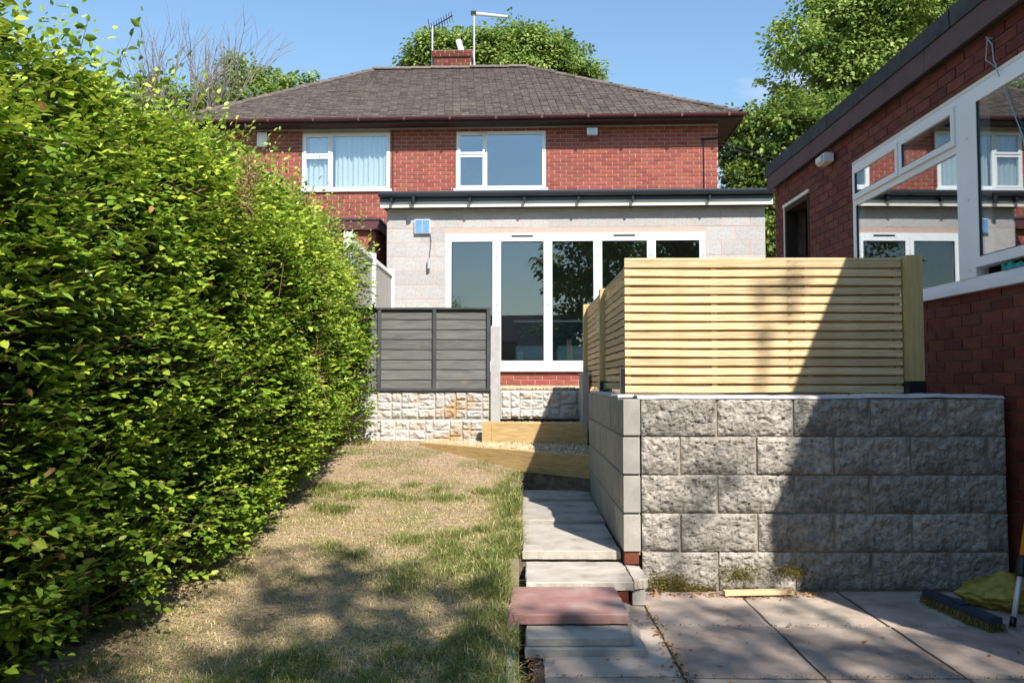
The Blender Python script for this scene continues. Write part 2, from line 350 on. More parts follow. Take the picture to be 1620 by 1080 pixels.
# lawn: a gently rising uneven sheet
nx, ny = 70, 150; X0, X1, Y0, Y1 = -2.9, .0, -3.0, 9.02
gx, gy = np.meshgrid(np.linspace(X0, X1, nx), np.linspace(Y0, Y1, ny)); gz = lz(gx, gy)
for j in range(ny):
    for i in range(nx):
        gz[j, i] += .016*mnoise.noise((gx[j, i]*1.6, gy[j, i]*1.6, 3)) + .006*mnoise.noise((gx[j, i]*7, gy[j, i]*7, 1))
LAWN = gz
def lawn_z(x, y):
    i = np.clip(((x-X0)/(X1-X0)*(nx-1)), 0, nx-1).astype(int); j = np.clip(((y-Y0)/(Y1-Y0)*(ny-1)), 0, ny-1).astype(int); return LAWN[j, i]
V = np.stack([gx, gy, gz], -1).reshape(-1, 3); F = [(j*nx+i, j*nx+i+1, (j+1)*nx+i+1, (j+1)*nx+i) for j in range(ny-1) for i in range(nx-1)]
lawn = props(link('lawn', mesh_np('lawn', V, F, smooth=True), 'lawn_soil', None, (0,0,0)), 'sloping dry lawn with bare soil and straw patches', 'lawn', kind='structure')
SHIFT[lawn] = Vector((0,0,0))
# skirt of soil under the lawn's right-hand edge and the path
props(B(-.02, .61, 4.96, 7.3, -.05, .158).build('path_bed', 'soil', None, (.3, 5.5, 0)), 'dark soil bed under the stepping slabs', 'ground', kind='structure')

# ------------------------------------------------------------------ patio
patio = props(B(.06, 2.92, -3.2, 4.88, -.06, -.012).build('patio', 'joint_soil', None, (1.5, 2, 0)), 'pinkish grey concrete slab patio in dappled shade', 'patio', kind='structure')
cols = [.1, .685, 1.267, 1.85, 2.43, 2.9]; rows = [-3.1, -2.24, -1.5, -.81, -.1, .62, 1.32, 2.04, 2.755, 3.467, 4.18, 4.865]
for i in range(5):
    for j in range(len(rows)-1):
        mb = MB(); g = .008; x0, x1, y0, y1 = cols[i]+g, cols[i+1]-g, rows[j]+g, rows[j+1]-g; nxs = 7
        e = [rnd.uniform(-.004, .004) for _ in range(4)]; vs = []; fs = []
        for b in range(nxs):
            for a in range(nxs):
                u, v = a/(nxs-1), b/(nxs-1); edge = (.006 if (a in (0, nxs-1) or b in (0, nxs-1)) else 0)
                vs.append((x0+(x1-x0)*u+rnd.uniform(-.003, .003), y0+(y1-y0)*v+rnd.uniform(-.003, .003), e[0]+(e[1]-e[0])*u+(e[2]-e[0])*v-edge))
        fs = [(b*nxs+a, b*nxs+a+1, (b+1)*nxs+a+1, (b+1)*nxs+a) for b in range(nxs-1) for a in range(nxs-1)]
        n0 = len(vs); ring = [a for a in range(nxs)]+[b*nxs+nxs-1 for b in range(1, nxs)]+[nxs*nxs-1-a for a in range(1, nxs)]+[(nxs-1-b)*nxs for b in range(1, nxs-1)]
        vs += [(vs[q][0], vs[q][1], -.03) for q in ring]; fs += [(ring[q], n0+q, n0+(q+1) % len(ring), ring[(q+1) % len(ring)]) for q in range(len(ring))]
        mb.add(vs, fs); mb.build('paving_slab', 'patio_slab', patio)

# ------------------------------------------------------------------ house
HW_Y = 3.40                                             # rear wall face of the house in the house frame
WL, WR = hp(612, 400, 0).x, hp(1211, 400, 0).x          # extension left and right edge
hr = hp(1136, 250, HW_Y).x; party = hp(716, 250, HW_Y).x; hl = 2*party-hr
EAVE_Y = HW_Y-.42
zg1, zg0 = hp(780, 184, EAVE_Y).z, hp(780, 193, EAVE_Y).z   # gutter
zsof = hp(780, 201, HW_Y).z
house = thing('semi_detached_house', (party, HW_Y, 1.12), 'red brick semi-detached house with brown tiled hipped roof behind the extension', 'house', house=True)
hframe = ((0, HW_Y, 0), (1,0,0), (0,-1,0))
def hwin(x0, x1, y0, y1): a = hp(x0, y1, HW_Y); b = hp(x1, y0, HW_Y); return (a.x, b.x, a.z, b.z)
w1, w2 = hwin(722, 863, 207, 300), hwin(478, 617, 210, 302)
zb = 1.12; ops = [w1, w2]
hw = wall_core(house, hframe, hl, hr, zb, zsof, ops, 'house_mortar', .25)
def hvis(px, py):
    hy = np.interp(px, [300, 430, 500, 545, 590, 605], [190, 232, 300, 362, 430, 600])
    return 400 < px < 1140 and py < hy and (py < 304 or px < 612)
masonry(hw, hframe, hl, hr, zb+2.2, zsof, ops, 'house_brick', .2155, .064, .0145, limit=300, vis=hvis, M=H, proud=.004, skip=lambda u, z: z < 4.0 and u > WL+.3)
mb = MB(); mb.box(hl+.001, hl+.25, HW_Y+.26, HW_Y+7, zb, zsof); mb.box(hr-.25, hr-.001, HW_Y+.26, HW_Y+7, zb, zsof); mb.box(hl, hr, HW_Y+7, HW_Y+7.25, zb, zsof)
mb.build('side_wall', 'house_brick', house)
MB().box(hl+.3, hr-.3, HW_Y+.3, HW_Y+6.9, 3.75, 3.9).box(hl+.3, hr-.3, HW_Y+.3, HW_Y+6.9, zsof-.1, zsof-.02).box(party-.06, party+.06, HW_Y+.3, HW_Y+6.9, zb, zsof-.12).box(hl+.3, hr-.3, HW_Y+2.8, HW_Y+2.9, 3.95, zsof-.12).build('inner_floor', 'room_plaster', house)
# roof
ov = .42; ex0, ex1 = hl-ov, hr+ov; ey0 = HW_Y-ov; run = 3.45+ov; ey1 = ey0+2*run; ze = zg1+.005
zr = hp(715, 103, ey0+run).z-.08
rl, rr_ = hp(590, 103, ey0+run).x, hp(836, 103, ey0+run).x
mb = MB(); rv = [(ex0, ey0, ze-.04), (ex1, ey0, ze-.04), (ex1, ey1, ze-.04), (ex0, ey1, ze-.04), (rl, ey0+run, zr-.03), (rr_, ey0+run, zr-.03)]
mb.add(rv, [(0,1,5,4), (1,2,5), (2,3,4,5), (3,0,4), (3,2,1,0)]); roof = mb.build('roof', 'roof_under', house)
tm = MB(); rows_n = 46; sl_v = Vector((0, run, zr-ze)); sn = Vector((0, -(zr-ze), run)).normalized(); su = sl_v.normalized()
for r in range(rows_n):
    t = r/rows_n; a = ex0+(rl-ex0)*t; b = ex1+(rr_-ex1)*t; g = sl_v.length/rows_n; c0 = Vector((0, ey0, ze-.035))+sl_v*t
    x = a-(.0825 if r % 2 else 0)-rnd.uniform(0, .02)
    while x < b:
        xa, xb = max(x, a+.02), min(x+.154, b-.02)
        if xb-xa > .03:
            lift = rnd.uniform(0, .007); cen = c0+Vector(((xa+xb)/2, 0, 0))+su*(g*.62+rnd.uniform(-.006, .006))+sn*(.012+lift)
            tilt = (su*1.0-sn*.16+Vector((rnd.uniform(-.02, .02), 0, 0))).normalized()
            tm.obox(cen, Vector(((xb-xa)/2, 0, rnd.uniform(-.002, .002))), tilt*(g*.72), sn*.009, rnd.random())
        x += .165
tm.build('roof_tiles', 'roof_tile', roof, kind='stuff')
mb = MB()
for (a, b, c) in (((ex1, ey0, ze), (ex1, ey1, ze), (rr_, ey0+run, zr)), ((ex0, ey1, ze), (ex0, ey0, ze), (rl, ey0+run, zr))):
    mb.prism([Vector(a), Vector(b), Vector(c)], (0, 0, .02))
mb.prism([Vector((ex1, ey1, ze)), Vector((ex0, ey1, ze)), Vector((rl, ey0+run, zr)), Vector((rr_, ey0+run, zr))], (0,0,.02)); mb.build('rear_slopes', 'roof_tile', roof)
def ridge_line(a, b, step, r, nm):
    a, b = Vector(a), Vector(b); n = max(1, int((b-a).length/step)); d = (b-a)/n; side = d.cross(Vector((0,0,1))).normalized(); upv = side.cross(d).normalized()
    prof = [(math.cos(t)*r, math.sin(t)*r*.62) for t in np.linspace(-.15, math.pi+.15, 7)]; mb = MB(); vs = []
    for q in (0, 1): vs += [side*p[0]+upv*(p[1]+(.012 if q == 0 else 0))+d*(q*1.02) for p in prof]
    mb.add(vs, [(i, i+1, 8+i, 7+i) for i in range(6)]); me = mb.mesh(nm); me.materials.append(MATS['roof_tile']); sh = SHIFT[house]
    variants = [me]
    for q in range(3):
        m2 = me.copy(); m2.attributes['tone'].data.foreach_set('value', [rnd.random()]*len(m2.vertices)); variants.append(m2)
    for i in range(n):
        o = link(nm, rnd.choice(variants), None, roof); o.location = a+d*i-sh+Vector((0,0,rnd.uniform(-.006, .006)))
ridge_line((rl, ey0+run, zr-.02), (rr_, ey0+run, zr-.02), .45, .11, 'ridge_tile')
ridge_line((ex1-.05, ey0+.05, ze+.0), (rr_, ey0+run, zr-.03), .33, .10, 'hip_tile'); ridge_line((ex0+.05, ey0+.05, ze+.0), (rl, ey0+run, zr-.03), .33, .10, 'hip_tile')
# gutter, fascia, soffit
def gutter(mb, x0, x1, yf, zt, r):
    prof = [(yf+r-math.cos(t)*r, zt-math.sin(t)*r*.95) for t in np.linspace(0, math.pi, 9)]; n = len(prof)
    pin = [(yf+r-math.cos(t)*(r-.006), zt-math.sin(t)*(r-.006)*.95) for t in np.linspace(0, math.pi, 9)]
    vs = [(x0, *p) for p in prof]+[(x1, *p) for p in prof]+[(x0, *p) for p in pin]+[(x1, *p) for p in pin]
    fs = [(i, i+1, n+i+1, n+i) for i in range(n-1)]+[(2*n+i+1, 2*n+i, 3*n+i, 3*n+i+1) for i in range(n-1)]+[(0, n, 3*n, 2*n), (n-1, 2*n-1, 4*n-1, 3*n-1)]
    fs += [tuple(range(n)), tuple(range(2*n-1, n-1, -1))]; mb.add(vs, fs)
mb = MB(); gutter(mb, ex0-.03, ex1+.03, ey0-.085, zg1-.01, .058); gut = mb.build('gutter', 'maroon_plastic', house)
for q in range(13):
    x = ex0+.3+q*(ex1-ex0-.6)/12; MB().box(x-.022, x+.022, ey0-.091, ey0+.03, zg1-.072, zg1-.006).build('gutter_clip', 'maroon_plastic', gut)
MB().box(ex0, ex1, ey0+.035, ey0+.06, zsof-.03, zg1-.0).box(ex1-.024, ex1, ey0+.061, ey1, zsof-.03, zg1-.0).box(ex0, ex0+.024, ey0+.061, ey1, zsof-.03, zg1-.0).build('fascia', 'dark_brown_paint', house)
MB().box(ex0+.03, ex1-.03, ey0+.062, HW_Y-.004, zsof-.012, zsof+.004).box(hr+.004, ex1-.03, HW_Y-.002, ey1, zsof-.012, zsof+.004).build('soffit', 'dark_brown_paint', house)
MB().box(hl, hr, HW_Y-.05, HW_Y-.006, zsof-.035, zsof-.0125).build('wall_plate', 'pale_soffit', house)
# windows of the house
def casement(parent, op, split, zsplit, curtain, lab):
    x0, x1, z0, z1 = op; y = HW_Y; f = .065; xs_ = x0+(x1-x0)*split; zs_ = z0+(z1-z0)*zsplit
    fr = MB(); fr.box(x0, x0+f, y-.005, y+.07, z0, z1).box(x1-f, x1, y-.005, y+.07, z0, z1).box(x0+f, x1-f, y-.005, y+.07, z1-f, z1).box(x0+f, x1-f, y-.005, y+.07, z0, z0+f)
    fr.box(xs_-.035, xs_+.035, y-.004, y+.069, z0+f, z1-f); wn = fr.build('window', 'white_pvc', parent)
    def sash(a, b, c, d, nm='sash'):
        s_ = .042; MB().box(a, a+s_, y-.018, y+.05, c, d).box(b-s_, b, y-.018, y+.05, c, d).box(a+s_, b-s_, y-.018, y+.05, d-s_, d).box(a+s_, b-s_, y-.018, y+.05, c, c+s_).build(nm, 'white_pvc', wn)
        MB().box(a+s_, b-s_, y+.012, y+.018, c+s_, d-s_).build('pane', 'house_glass', wn)
    sash(x0+f-.03, xs_-.01, zs_+.01, z1-f+.03); sash(x0+f-.03, xs_-.01, z0+f-.03, zs_-.01)
    MB().box(xs_+.036, x1-f, y+.022, y+.028, z0+f, z1-f).build('pane', 'house_glass', wn)
    MB().bevbox(x0-.05, x1+.05, y-.05, y-.006, z0-.035, z0+.012).build('sill', 'white_pvc', wn)
    MB().box(x0-.1, x0-.06, y+.3, y+.34, z0, z0+.01)
    if curtain:
        for (a, b) in ((x0+.05, xs_-.03), (xs_+.07, x1-.06)):
            n = 90; vs = []
            for i in range(n+1):
                u = i/n; yy = y+.095+.02*math.sin(u*(b-a)*60)+.012*math.sin(u*(b-a)*23+1)
                vs += [(a+(b-a)*u, yy, z0+.05+.04*abs(math.sin(u*9))), (a+(b-a)*u, yy, z1-.04)]
            MB().add(vs, [(2*i, 2*i+2, 2*i+3, 2*i+1) for i in range(n)]).build('curtain', 'curtain', wn, smooth=True)
    return wn
casement(house, w1, .325, .60, False, ''); casement(house, w2, .325, .60, True, '')
# chimney, pots
cy = ey0+run+.35; ca = hp(685, 90, cy); cb = hp(746, 80, cy); ch = MB().box(ca.x+.02, cb.x-.02, cy+.006, cy+.9, zr-.6, cb.z-.16).box(ca.x-.03, cb.x+.03, cy-.04, cy+.95, cb.z-.155, cb.z).build('chimney', 'house_mortar', house)
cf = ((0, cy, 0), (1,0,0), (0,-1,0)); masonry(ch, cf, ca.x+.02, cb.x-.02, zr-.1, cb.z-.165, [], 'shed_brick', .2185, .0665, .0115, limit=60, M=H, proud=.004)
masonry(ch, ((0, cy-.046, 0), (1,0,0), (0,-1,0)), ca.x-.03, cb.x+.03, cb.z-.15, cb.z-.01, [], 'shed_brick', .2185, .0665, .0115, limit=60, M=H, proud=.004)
pc = hp(728, 80, cy+.4); MB().tube([(pc.x+.03, cy+.4, cb.z-.02), (pc.x+.03, cy+.4, cb.z+.16), (pc.x-.05, cy+.4, cb.z+.43)], [.075, .075, .07], 12).build('flue_pot', 'white_pvc', ch, smooth=True)
pc = hp(702, 80, cy+.4); MB().tube([(pc.x, cy+.4, cb.z-.02), (pc.x, cy+.4, cb.z+.1)], [.11, .09], 12).build('chimney_pot', 'cream_paint', ch)
# cable, alarm box, downpipe of the house
cx = hp(1113, 250, HW_Y).x; MB().tube([(cx, HW_Y-.015, hp(1113, 298, HW_Y).z), (cx, HW_Y-.015, hp(1112, 222, HW_Y).z)], .011, 6).tube([(cx-.05, HW_Y-.03, hp(1113, 221, HW_Y).z), (hr+.06, HW_Y-.03, hp(1130, 219, HW_Y).z)], .02, 6).build('cable', 'black_plastic', house)
px_ = hp(620, 250, HW_Y).x; MB().tube([(px_+.02, HW_Y-.014, hp(620, 300, HW_Y).z), (px_+.02, HW_Y-.014, hp(620, 205, HW_Y).z)], .008, 6).build('cable', 'dark_brown_paint', house)
fl = thing('floodlight', hp(936, 219, HW_Y), 'small grey floodlight fixed high on the brick wall near the eaves', 'floodlight', house=True)
a, b = hp(928, 219, HW_Y), hp(944, 207, HW_Y); MB().bevbox(a.x, b.x, HW_Y-.22, HW_Y-.10, a.z, b.z, .01).build('lamp_housing', 'aerial_metal', fl); MB().box(a.x+.02, b.x-.02, HW_Y-.224, HW_Y-.221, a.z+.015, b.z-.015).build('lamp_glass', 'flood_glass', fl)
MB().box((a.x+b.x)/2-.03, (a.x+b.x)/2+.03, HW_Y-.105, HW_Y-.004, a.z+.02, a.z+.06).build('bracket', 'black_plastic', fl)
al = hp(416, 222, HW_Y); props(MB().bevbox(al.x-.1, al.x+.1, HW_Y-.07, HW_Y-.005, al.z-.15, al.z+.15, .015).build('alarm_box', 'white_pvc', None, (al.x, HW_Y, al.z), True), 'white alarm box on the brick wall beside the curtained window', 'alarm box')
# aerials behind the ridge
def aerial(px, py_top, label, kind):
    y = ey0+run+.55; p0 = hp(px, 100, y); p1 = hp(px, py_top, y)
    t = thing('tv_aerial', (p0.x, y, p0.z-.6), label, 'aerial', house=True)
    MB().tube([(p0.x, y, p0.z-.6), (p1.x, y, p1.z)], .022, 8).build('mast', 'aerial_metal', t)
    if kind == 'bar':
        q = hp(803, 27, y); MB().tube([(p1.x-.05, y, p1.z-.01), (q.x, y, q.z)], [.05, .035], 8).build('boom', 'white_metal', t)
        MB().bevbox(p1.x-.08, p1.x+.06, y-.05, y+.05, p1.z-.05, p1.z+.04).build('clamp', 'black_plastic', t)
    else:
        q = hp(716, 25, y); b0 = Vector((p1.x-.06, y, p1.z-.06)); d = Vector((q.x, y, q.z))-b0; MB().tube([b0, b0+d], .016, 6).build('boom', 'dark_brown_paint', t); e = MB()
        for i in range(9): c = b0+d*(.08+i*.11); e.tube([c+Vector((0, -.16, .05)), c+Vector((0, .16, -.05))], .008, 5)
        e.tube([b0+Vector((-.05, 0, .25)), b0+Vector((.02, 0, -.2))], .012, 5); e.build('elements', 'dark_brown_paint', t)
aerial(750, 21, 'white mast aerial with one long pale bar above the roof ridge', 'bar'); aerial(684, 42, 'thin dark comb aerial on a mast beside the chimney', 'yagi')

# ------------------------------------------------------------------ extension
ext = thing('house_extension', ((WL+WR)/2, 0, 1.12), 'grey blockwork rear extension with white folding doors', 'extension', house=True)
eframe = ((0,0,0), (1,0,0), (0,-1,0)); dA, dB = hp(704, 585, 0), hp(1116, 367, 0); dop = (dA.x, dB.x, dA.z, dB.z); zpl = dA.z
ztop = hp(800, 326, -.15).z
ew = wall_core(ext, eframe, WL, WR, 1.0, ztop, [dop], 'pink_mortar', .2, .004)
masonry(ew, eframe, WL, WR, zpl, ztop, [dop], 'block_grey', .437, .212, .013, name='block', limit=300, M=H, depth=.05, proud=-.001, phase=.28, var=10)
masonry(ew, eframe, WL, WR, 1.09, zpl-.012, [], 'house_brick', .215, .065, .010, limit=100, M=H, depth=.05, proud=.003)
MB().box(WL, WL+.2, .205, HW_Y-.01, 1.0, ztop).box(WR-.2, WR, .205, HW_Y-.01, 1.0, ztop).build('side_wall', 'block_grey', ext)
MB().box(WL+.2, WR-.2, .2, HW_Y-.01, 1.3, zpl-.02).build('floor', 'room_floor', ext); MB().box(WL+.2, WR-.2, HW_Y-.1, HW_Y-.05, zpl-.02, ztop).build('inner_wall', 'room_plaster', ext)
zgt = hp(910, 303, -.24).z; zgb = hp(910, 317, -.16).z; MB().box(WL-.05, WR+.05, -.141, HW_Y-.005, ztop+.005, zgt+.02).build('roof', 'felt_roof', ext)
MB().box(WL-.08, WR+.08, -.165, -.142, ztop-.012, zgb).build('fascia', 'cream_paint', ext); MB().box(WL-.08, WR+.08, -.176, -.144, zgb+.002, zgt+.004).build('eaves_board', 'gutter_grey', ext)
mb = MB(); gutter(mb, WL-.09, WR+.10, -.302, zgt-.004, .060); eg = mb.build('gutter', 'gutter_grey', ext)
MB().box(WL-.1, WR+.1, -.185, -.05, zgt+.021, zgt+.04).build('roof_trim', 'gutter_grey', ext)
for px in (622, 745, 830, 915, 1000, 1120): x = hp(px, 315, -.1).x; MB().box(x-.016, x+.016, -.25, -.1765, zgb-.03, zgb+.05).build('gutter_bracket', 'black_plastic', eg)
x = hp(656, 315, -.1).x; MB().tube([(x, -.242, zgt-.05), (x, -.242, zgt-.17)], .036, 10).build('gutter_outlet', 'black_plastic', eg)
# folding doors
x0, x1, z0, z1 = dop; f = .03
MB().box(x0, x0+f, -.008, .08, z0, z1).box(x1-f, x1, -.008, .08, z0, z1).box(x0+f, x1-f, -.008, .08, z1-.06, z1).box(x0-.02, x1+.02, -.06, .08, z0-.025, z0+.055).build('door_frame', 'white_pvc', ext)
edges = [x0+f]+[hp(q, 480, 0).x for q in (786, 867, 946, 1031)]+[x1-f]
for i in range(5):
    a, b = edges[i]+.003, edges[i+1]-.003; c, d = z0+.058, z1-.063; s_ = .064
    lf = MB().box(a, a+s_, -.016, .05, c, d).box(b-s_, b, -.016, .05, c, d).box(a+s_, b-s_, -.016, .05, d-s_, d).box(a+s_, b-s_, -.016, .05, c, c+s_+.02).build('door_leaf', 'white_pvc', ext)
    MB().box(a+s_, b-s_, .012, .018, c+s_+.02, d-s_).build('pane', 'door_glass', lf)
    g = MB(); t = .008
    for (p, q, r_, s2) in ((a+s_, a+s_+t, c+s_+.02, d-s_), (b-s_-t, b-s_, c+s_+.02, d-s_), (a+s_+t, b-s_-t, d-s_-t, d-s_), (a+s_+t, b-s_-t, c+s_+.02, c+s_+.028)): g.box(p, q, -.012, .011, r_, s2)
    g.build('gasket', 'black_plastic', lf)
    if i in (1, 3): MB().box((a+b)/2-.17, (a+b)/2+.17, -.026, -.008, z1-.052, z1-.032).build('trickle_vent', 'black_plastic', lf)
    for zz in (c+.25, (c+d)/2, d-.25): MB().box(b-.012, b+.016, -.028, -.016, zz-.05, zz+.05).build('hinge', 'white_metal', lf)
isl = thing('kitchen_island', (hp(880, 560, 1.5).x, 1.5, zpl-.02), 'dark teal kitchen island with pale worktop inside the folding doors', 'kitchen island', house=True)
ia, ib = hp(838, 560, 1.5), hp(1000, 506, 1.5)
MB().bevbox(ia.x-.25, ib.x, 1.5, 2.3, zpl-.02, ib.z-.04, .006).build('cabinet', 'teal_unit', isl); MB().bevbox(ia.x-.28, ib.x+.03, 1.47, 2.33, ib.z-.038, ib.z, .005).build('worktop', 'worktop', isl)
sp = thing('solar_light', hp(668, 360, 0), 'blue solar panel and hanging lamp on the block wall beside the doors', 'solar light', house=True)
a, b = hp(656, 370, -.03), hp(681, 347, -.03); MB().bevbox(a.x, b.x, -.05, -.025, a.z, b.z, .004).build('panel', 'white_metal', sp)
for i in range(2):
    for j in range(3): ww = (b.x-a.x-.02)/2; hh = (b.z-a.z-.02)/3; MB().box(a.x+.012+i*ww, a.x+.005+(i+1)*ww, -.0535, -.0505, a.z+.012+j*hh, a.z+.006+(j+1)*hh).build('solar_cell', 'solar_cell', sp)
MB().box((a.x+b.x)/2-.02, (a.x+b.x)/2+.02, -.025, .0, a.z+.08, a.z+.12).build('bracket', 'white_metal', sp)
l = hp(679, 418, -.04); MB().tube([(b.x-.01, -.03, a.z+.05), (b.x+.01, -.02, a.z-.1), (l.x, -.03, l.z+.1)], .005, 5).build('lamp_cord', 'black_plastic', sp)
MB().tube([(l.x, -.06, l.z-.07), (l.x, -.06, l.z+.09)], [.028, .026], 10).build('lamp', 'aerial_metal', sp); MB().tube([(l.x, -.06, l.z+.06), (l.x, .0, l.z+.06)], .008, 6).build('lamp_arm', 'aerial_metal', sp)

# ------------------------------------------------------------------ neighbour's projection and boundary fence
nb = hp(594, 350, .5); ny0 = .5; nb_t = hp(594, 347, ny0).z
ne = thing('neighbour_projection', (nb.x-2, ny0, 1.12), 'low flat-roofed brick projection with maroon fascia next to the grey extension', 'extension', house=True)
nf = ((0, ny0, 0), (1,0,0), (0,-1,0)); nw = wall_core(ne, nf, nb.x-3.5, nb.x, 1.05, nb_t-.2, [], 'house_mortar', .2)
masonry(nw, nf, nb.x-1.2, nb.x, 2.2, nb_t-.2, [], 'house_brick', .2155, .064, .0145, limit=80, M=H, proud=.004, vis=lambda px, py: px > 570)
rs = ((nb.x, 0, 0), (0,1,0), (1,0,0)); nw2 = wall_core(ne, rs, ny0+.21, HW_Y-.01, 1.05, nb_t-.2, [], 'house_mortar', .2, name='side_wall')
masonry(nw2, rs, ny0+.0, HW_Y-.01, 2.0, nb_t-.2, [], 'house_brick', .2155, .064, .0145, limit=80, M=H, proud=.004)
MB().box(nb.x-3.6, nb.x+.1, ny0-.12, HW_Y-.01, nb_t-.03, nb_t).build('roof', 'felt_roof', ne); MB().box(nb.x-3.6, nb.x+.08, ny0-.10, HW_Y-.02, nb_t-.19, nb_t-.032).build('fascia', 'maroon_plastic', ne)
bx_ = -1.93; ys_ = [9.25, 10.72, 12.35]
for i, y in enumerate(ys_):
    o = MB().bevbox(bx_-.05, bx_+.05, y-.05, y+.05, 1.1, 2.90, .008).build('fence_post', 'white_pvc', None, (bx_, y, 1.1)); props(o, ['white square post behind the dark lap panel at the hedge end', 'white square post joining the two grey boundary fence panels', 'white square post of the boundary fence against the extension corner'][i], 'fence post', 'white boundary posts')
for i in range(2):
    t = thing('boundary_fence', (bx_, (ys_[i]+ys_[i+1])/2, 1.1), ['grey board fence panel half hidden by the hedge end', 'grey board fence panel running up to the extension corner'][i], 'fence panel')
    y0, y1 = ys_[i]+.052, ys_[i+1]-.052; n = 11
    for k in range(n): a = y0+(y1-y0)*k/n; MB().box(bx_-.012, bx_+.012, a+.003, a+(y1-y0)/n-.003, 1.16, 2.78).build('board', 'grey_timber', t)
    MB().box(bx_-.03, bx_+.03, y0, y1, 2.785, 2.84).build('top_rail', 'white_pvc', t); MB().box(bx_-.03, bx_+.03, y0, y1, 1.1, 1.155).build('bottom_rail', 'white_pvc', t)

# ------------------------------------------------------------------ brick outbuilding on the right
BX = 2.90; yN, yF = 1.905, atx(1228, 420, BX).y
sh_ = thing('brick_outbuilding', (BX+1.6, 5.4, 0), 'long red brick flat-roofed outbuilding with white windows and dark doorway', 'outbuilding')
sf = ((BX, 0, 0), (0,1,0), (-1,0,0)); zf0 = atx(1226, 302, BX).z; zf1 = atx(1221, 284, BX).z; zf2 = atx(1221, 266, BX).z
dr = (atx(1281, 360, BX).y, atx(1242, 360, BX).y, 1.12, atx(1280, 305, BX).z)
wy1 = atx(1351, 300, BX).y; wz0, wz1 = atx(1465, 470, BX).z, atx(1352, 262, BX).z; wy0 = 3.55
wop = (wy0, wy1, wz0, wz1)
sw = wall_core(sh_, sf, yN, yF, -.05, zf0+.02, [dr, wop], 'shed_mortar', .22, .005)
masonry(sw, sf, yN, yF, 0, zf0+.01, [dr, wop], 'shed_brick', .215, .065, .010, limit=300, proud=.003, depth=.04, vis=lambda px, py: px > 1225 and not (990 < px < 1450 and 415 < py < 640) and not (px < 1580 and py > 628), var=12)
MB().box(BX+.226, BX+3.5, yN, yN+.2, -.05, zf0).box(BX+.226, BX+3.5, yF-.2, yF, -.05, zf0).box(BX+3.3, BX+3.5, yN+.2, yF-.2, -.05, zf0).box(BX+.23, BX+3.29, 7.35, 7.45, -.05, zf0).build('rear_wall', 'shed_brick', sh_)
MB().box(BX+.226, BX+3.3, yN+.2, yF-.2, .95, 1.1).build('floor', 'room_floor', sh_)
FX = BX-.075
MB().box(BX-.03, BX+3.6, yN-.17, yF+.05, zf0+.03, zf2-.02).build('roof', 'felt_roof', sh_)
fj = [yN-.19, 2.6, atx(1462, 100, FX).y, atx(1300, 230, FX).y, yF+.06]
for a, b in zip(fj, fj[1:]): MB().box(FX, FX+.022, a+.002, b-.002, zf0, zf1).build('fascia_board', 'purple_fascia', sh_)
MB().box(FX, BX+3.6, yN-.19, yN-.172, zf0, zf1).build('fascia_board', 'purple_fascia', sh_)
fj2 = [yN-.195, 3.3, atx(1505, 30, FX).y, atx(1310, 190, FX).y, yF+.07]
for a, b in zip(fj2, fj2[1:]): MB().box(FX-.012, FX+.3, a, b+.012, zf1+.002, zf2+rnd.uniform(-.006, .006)).build('felt_edge', 'felt_roof', sh_)
# doorway
y0, y1, z0, z1 = dr; MB().box(BX-.004, BX+.1, y0, y0+.05, z0, z1).box(BX-.004, BX+.1, y1-.05, y1, z0, z1).box(BX-.004, BX+.1, y0+.05, y1-.05, z1-.05, z1).build('door_frame', 'dark_wood', sh_)
MB().box(BX-.02, BX+.02, y0-.02, y1+.02, z1+.002, z1+.035).box(BX-.012, BX+.01, y1-.012, y1+.012, z0, z1).build('door_trim', 'cream_paint', sh_)
MB().box(BX+.9, BX+.93, y0-.6, y1+.1, 1.1, z1+.2).build('inner_panel', 'dark_wood', sh_); MB().box(BX+.85, BX+.89, y0+.16, y0+.25, 2.0, 2.09).build('switch_box', 'white_pvc', sh_); MB().box(BX+.85, BX+.89, y0+.34, y0+.43, 2.02, 2.11).build('switch_box', 'white_pvc', sh_)  # near-black panel closing the view through the doorway
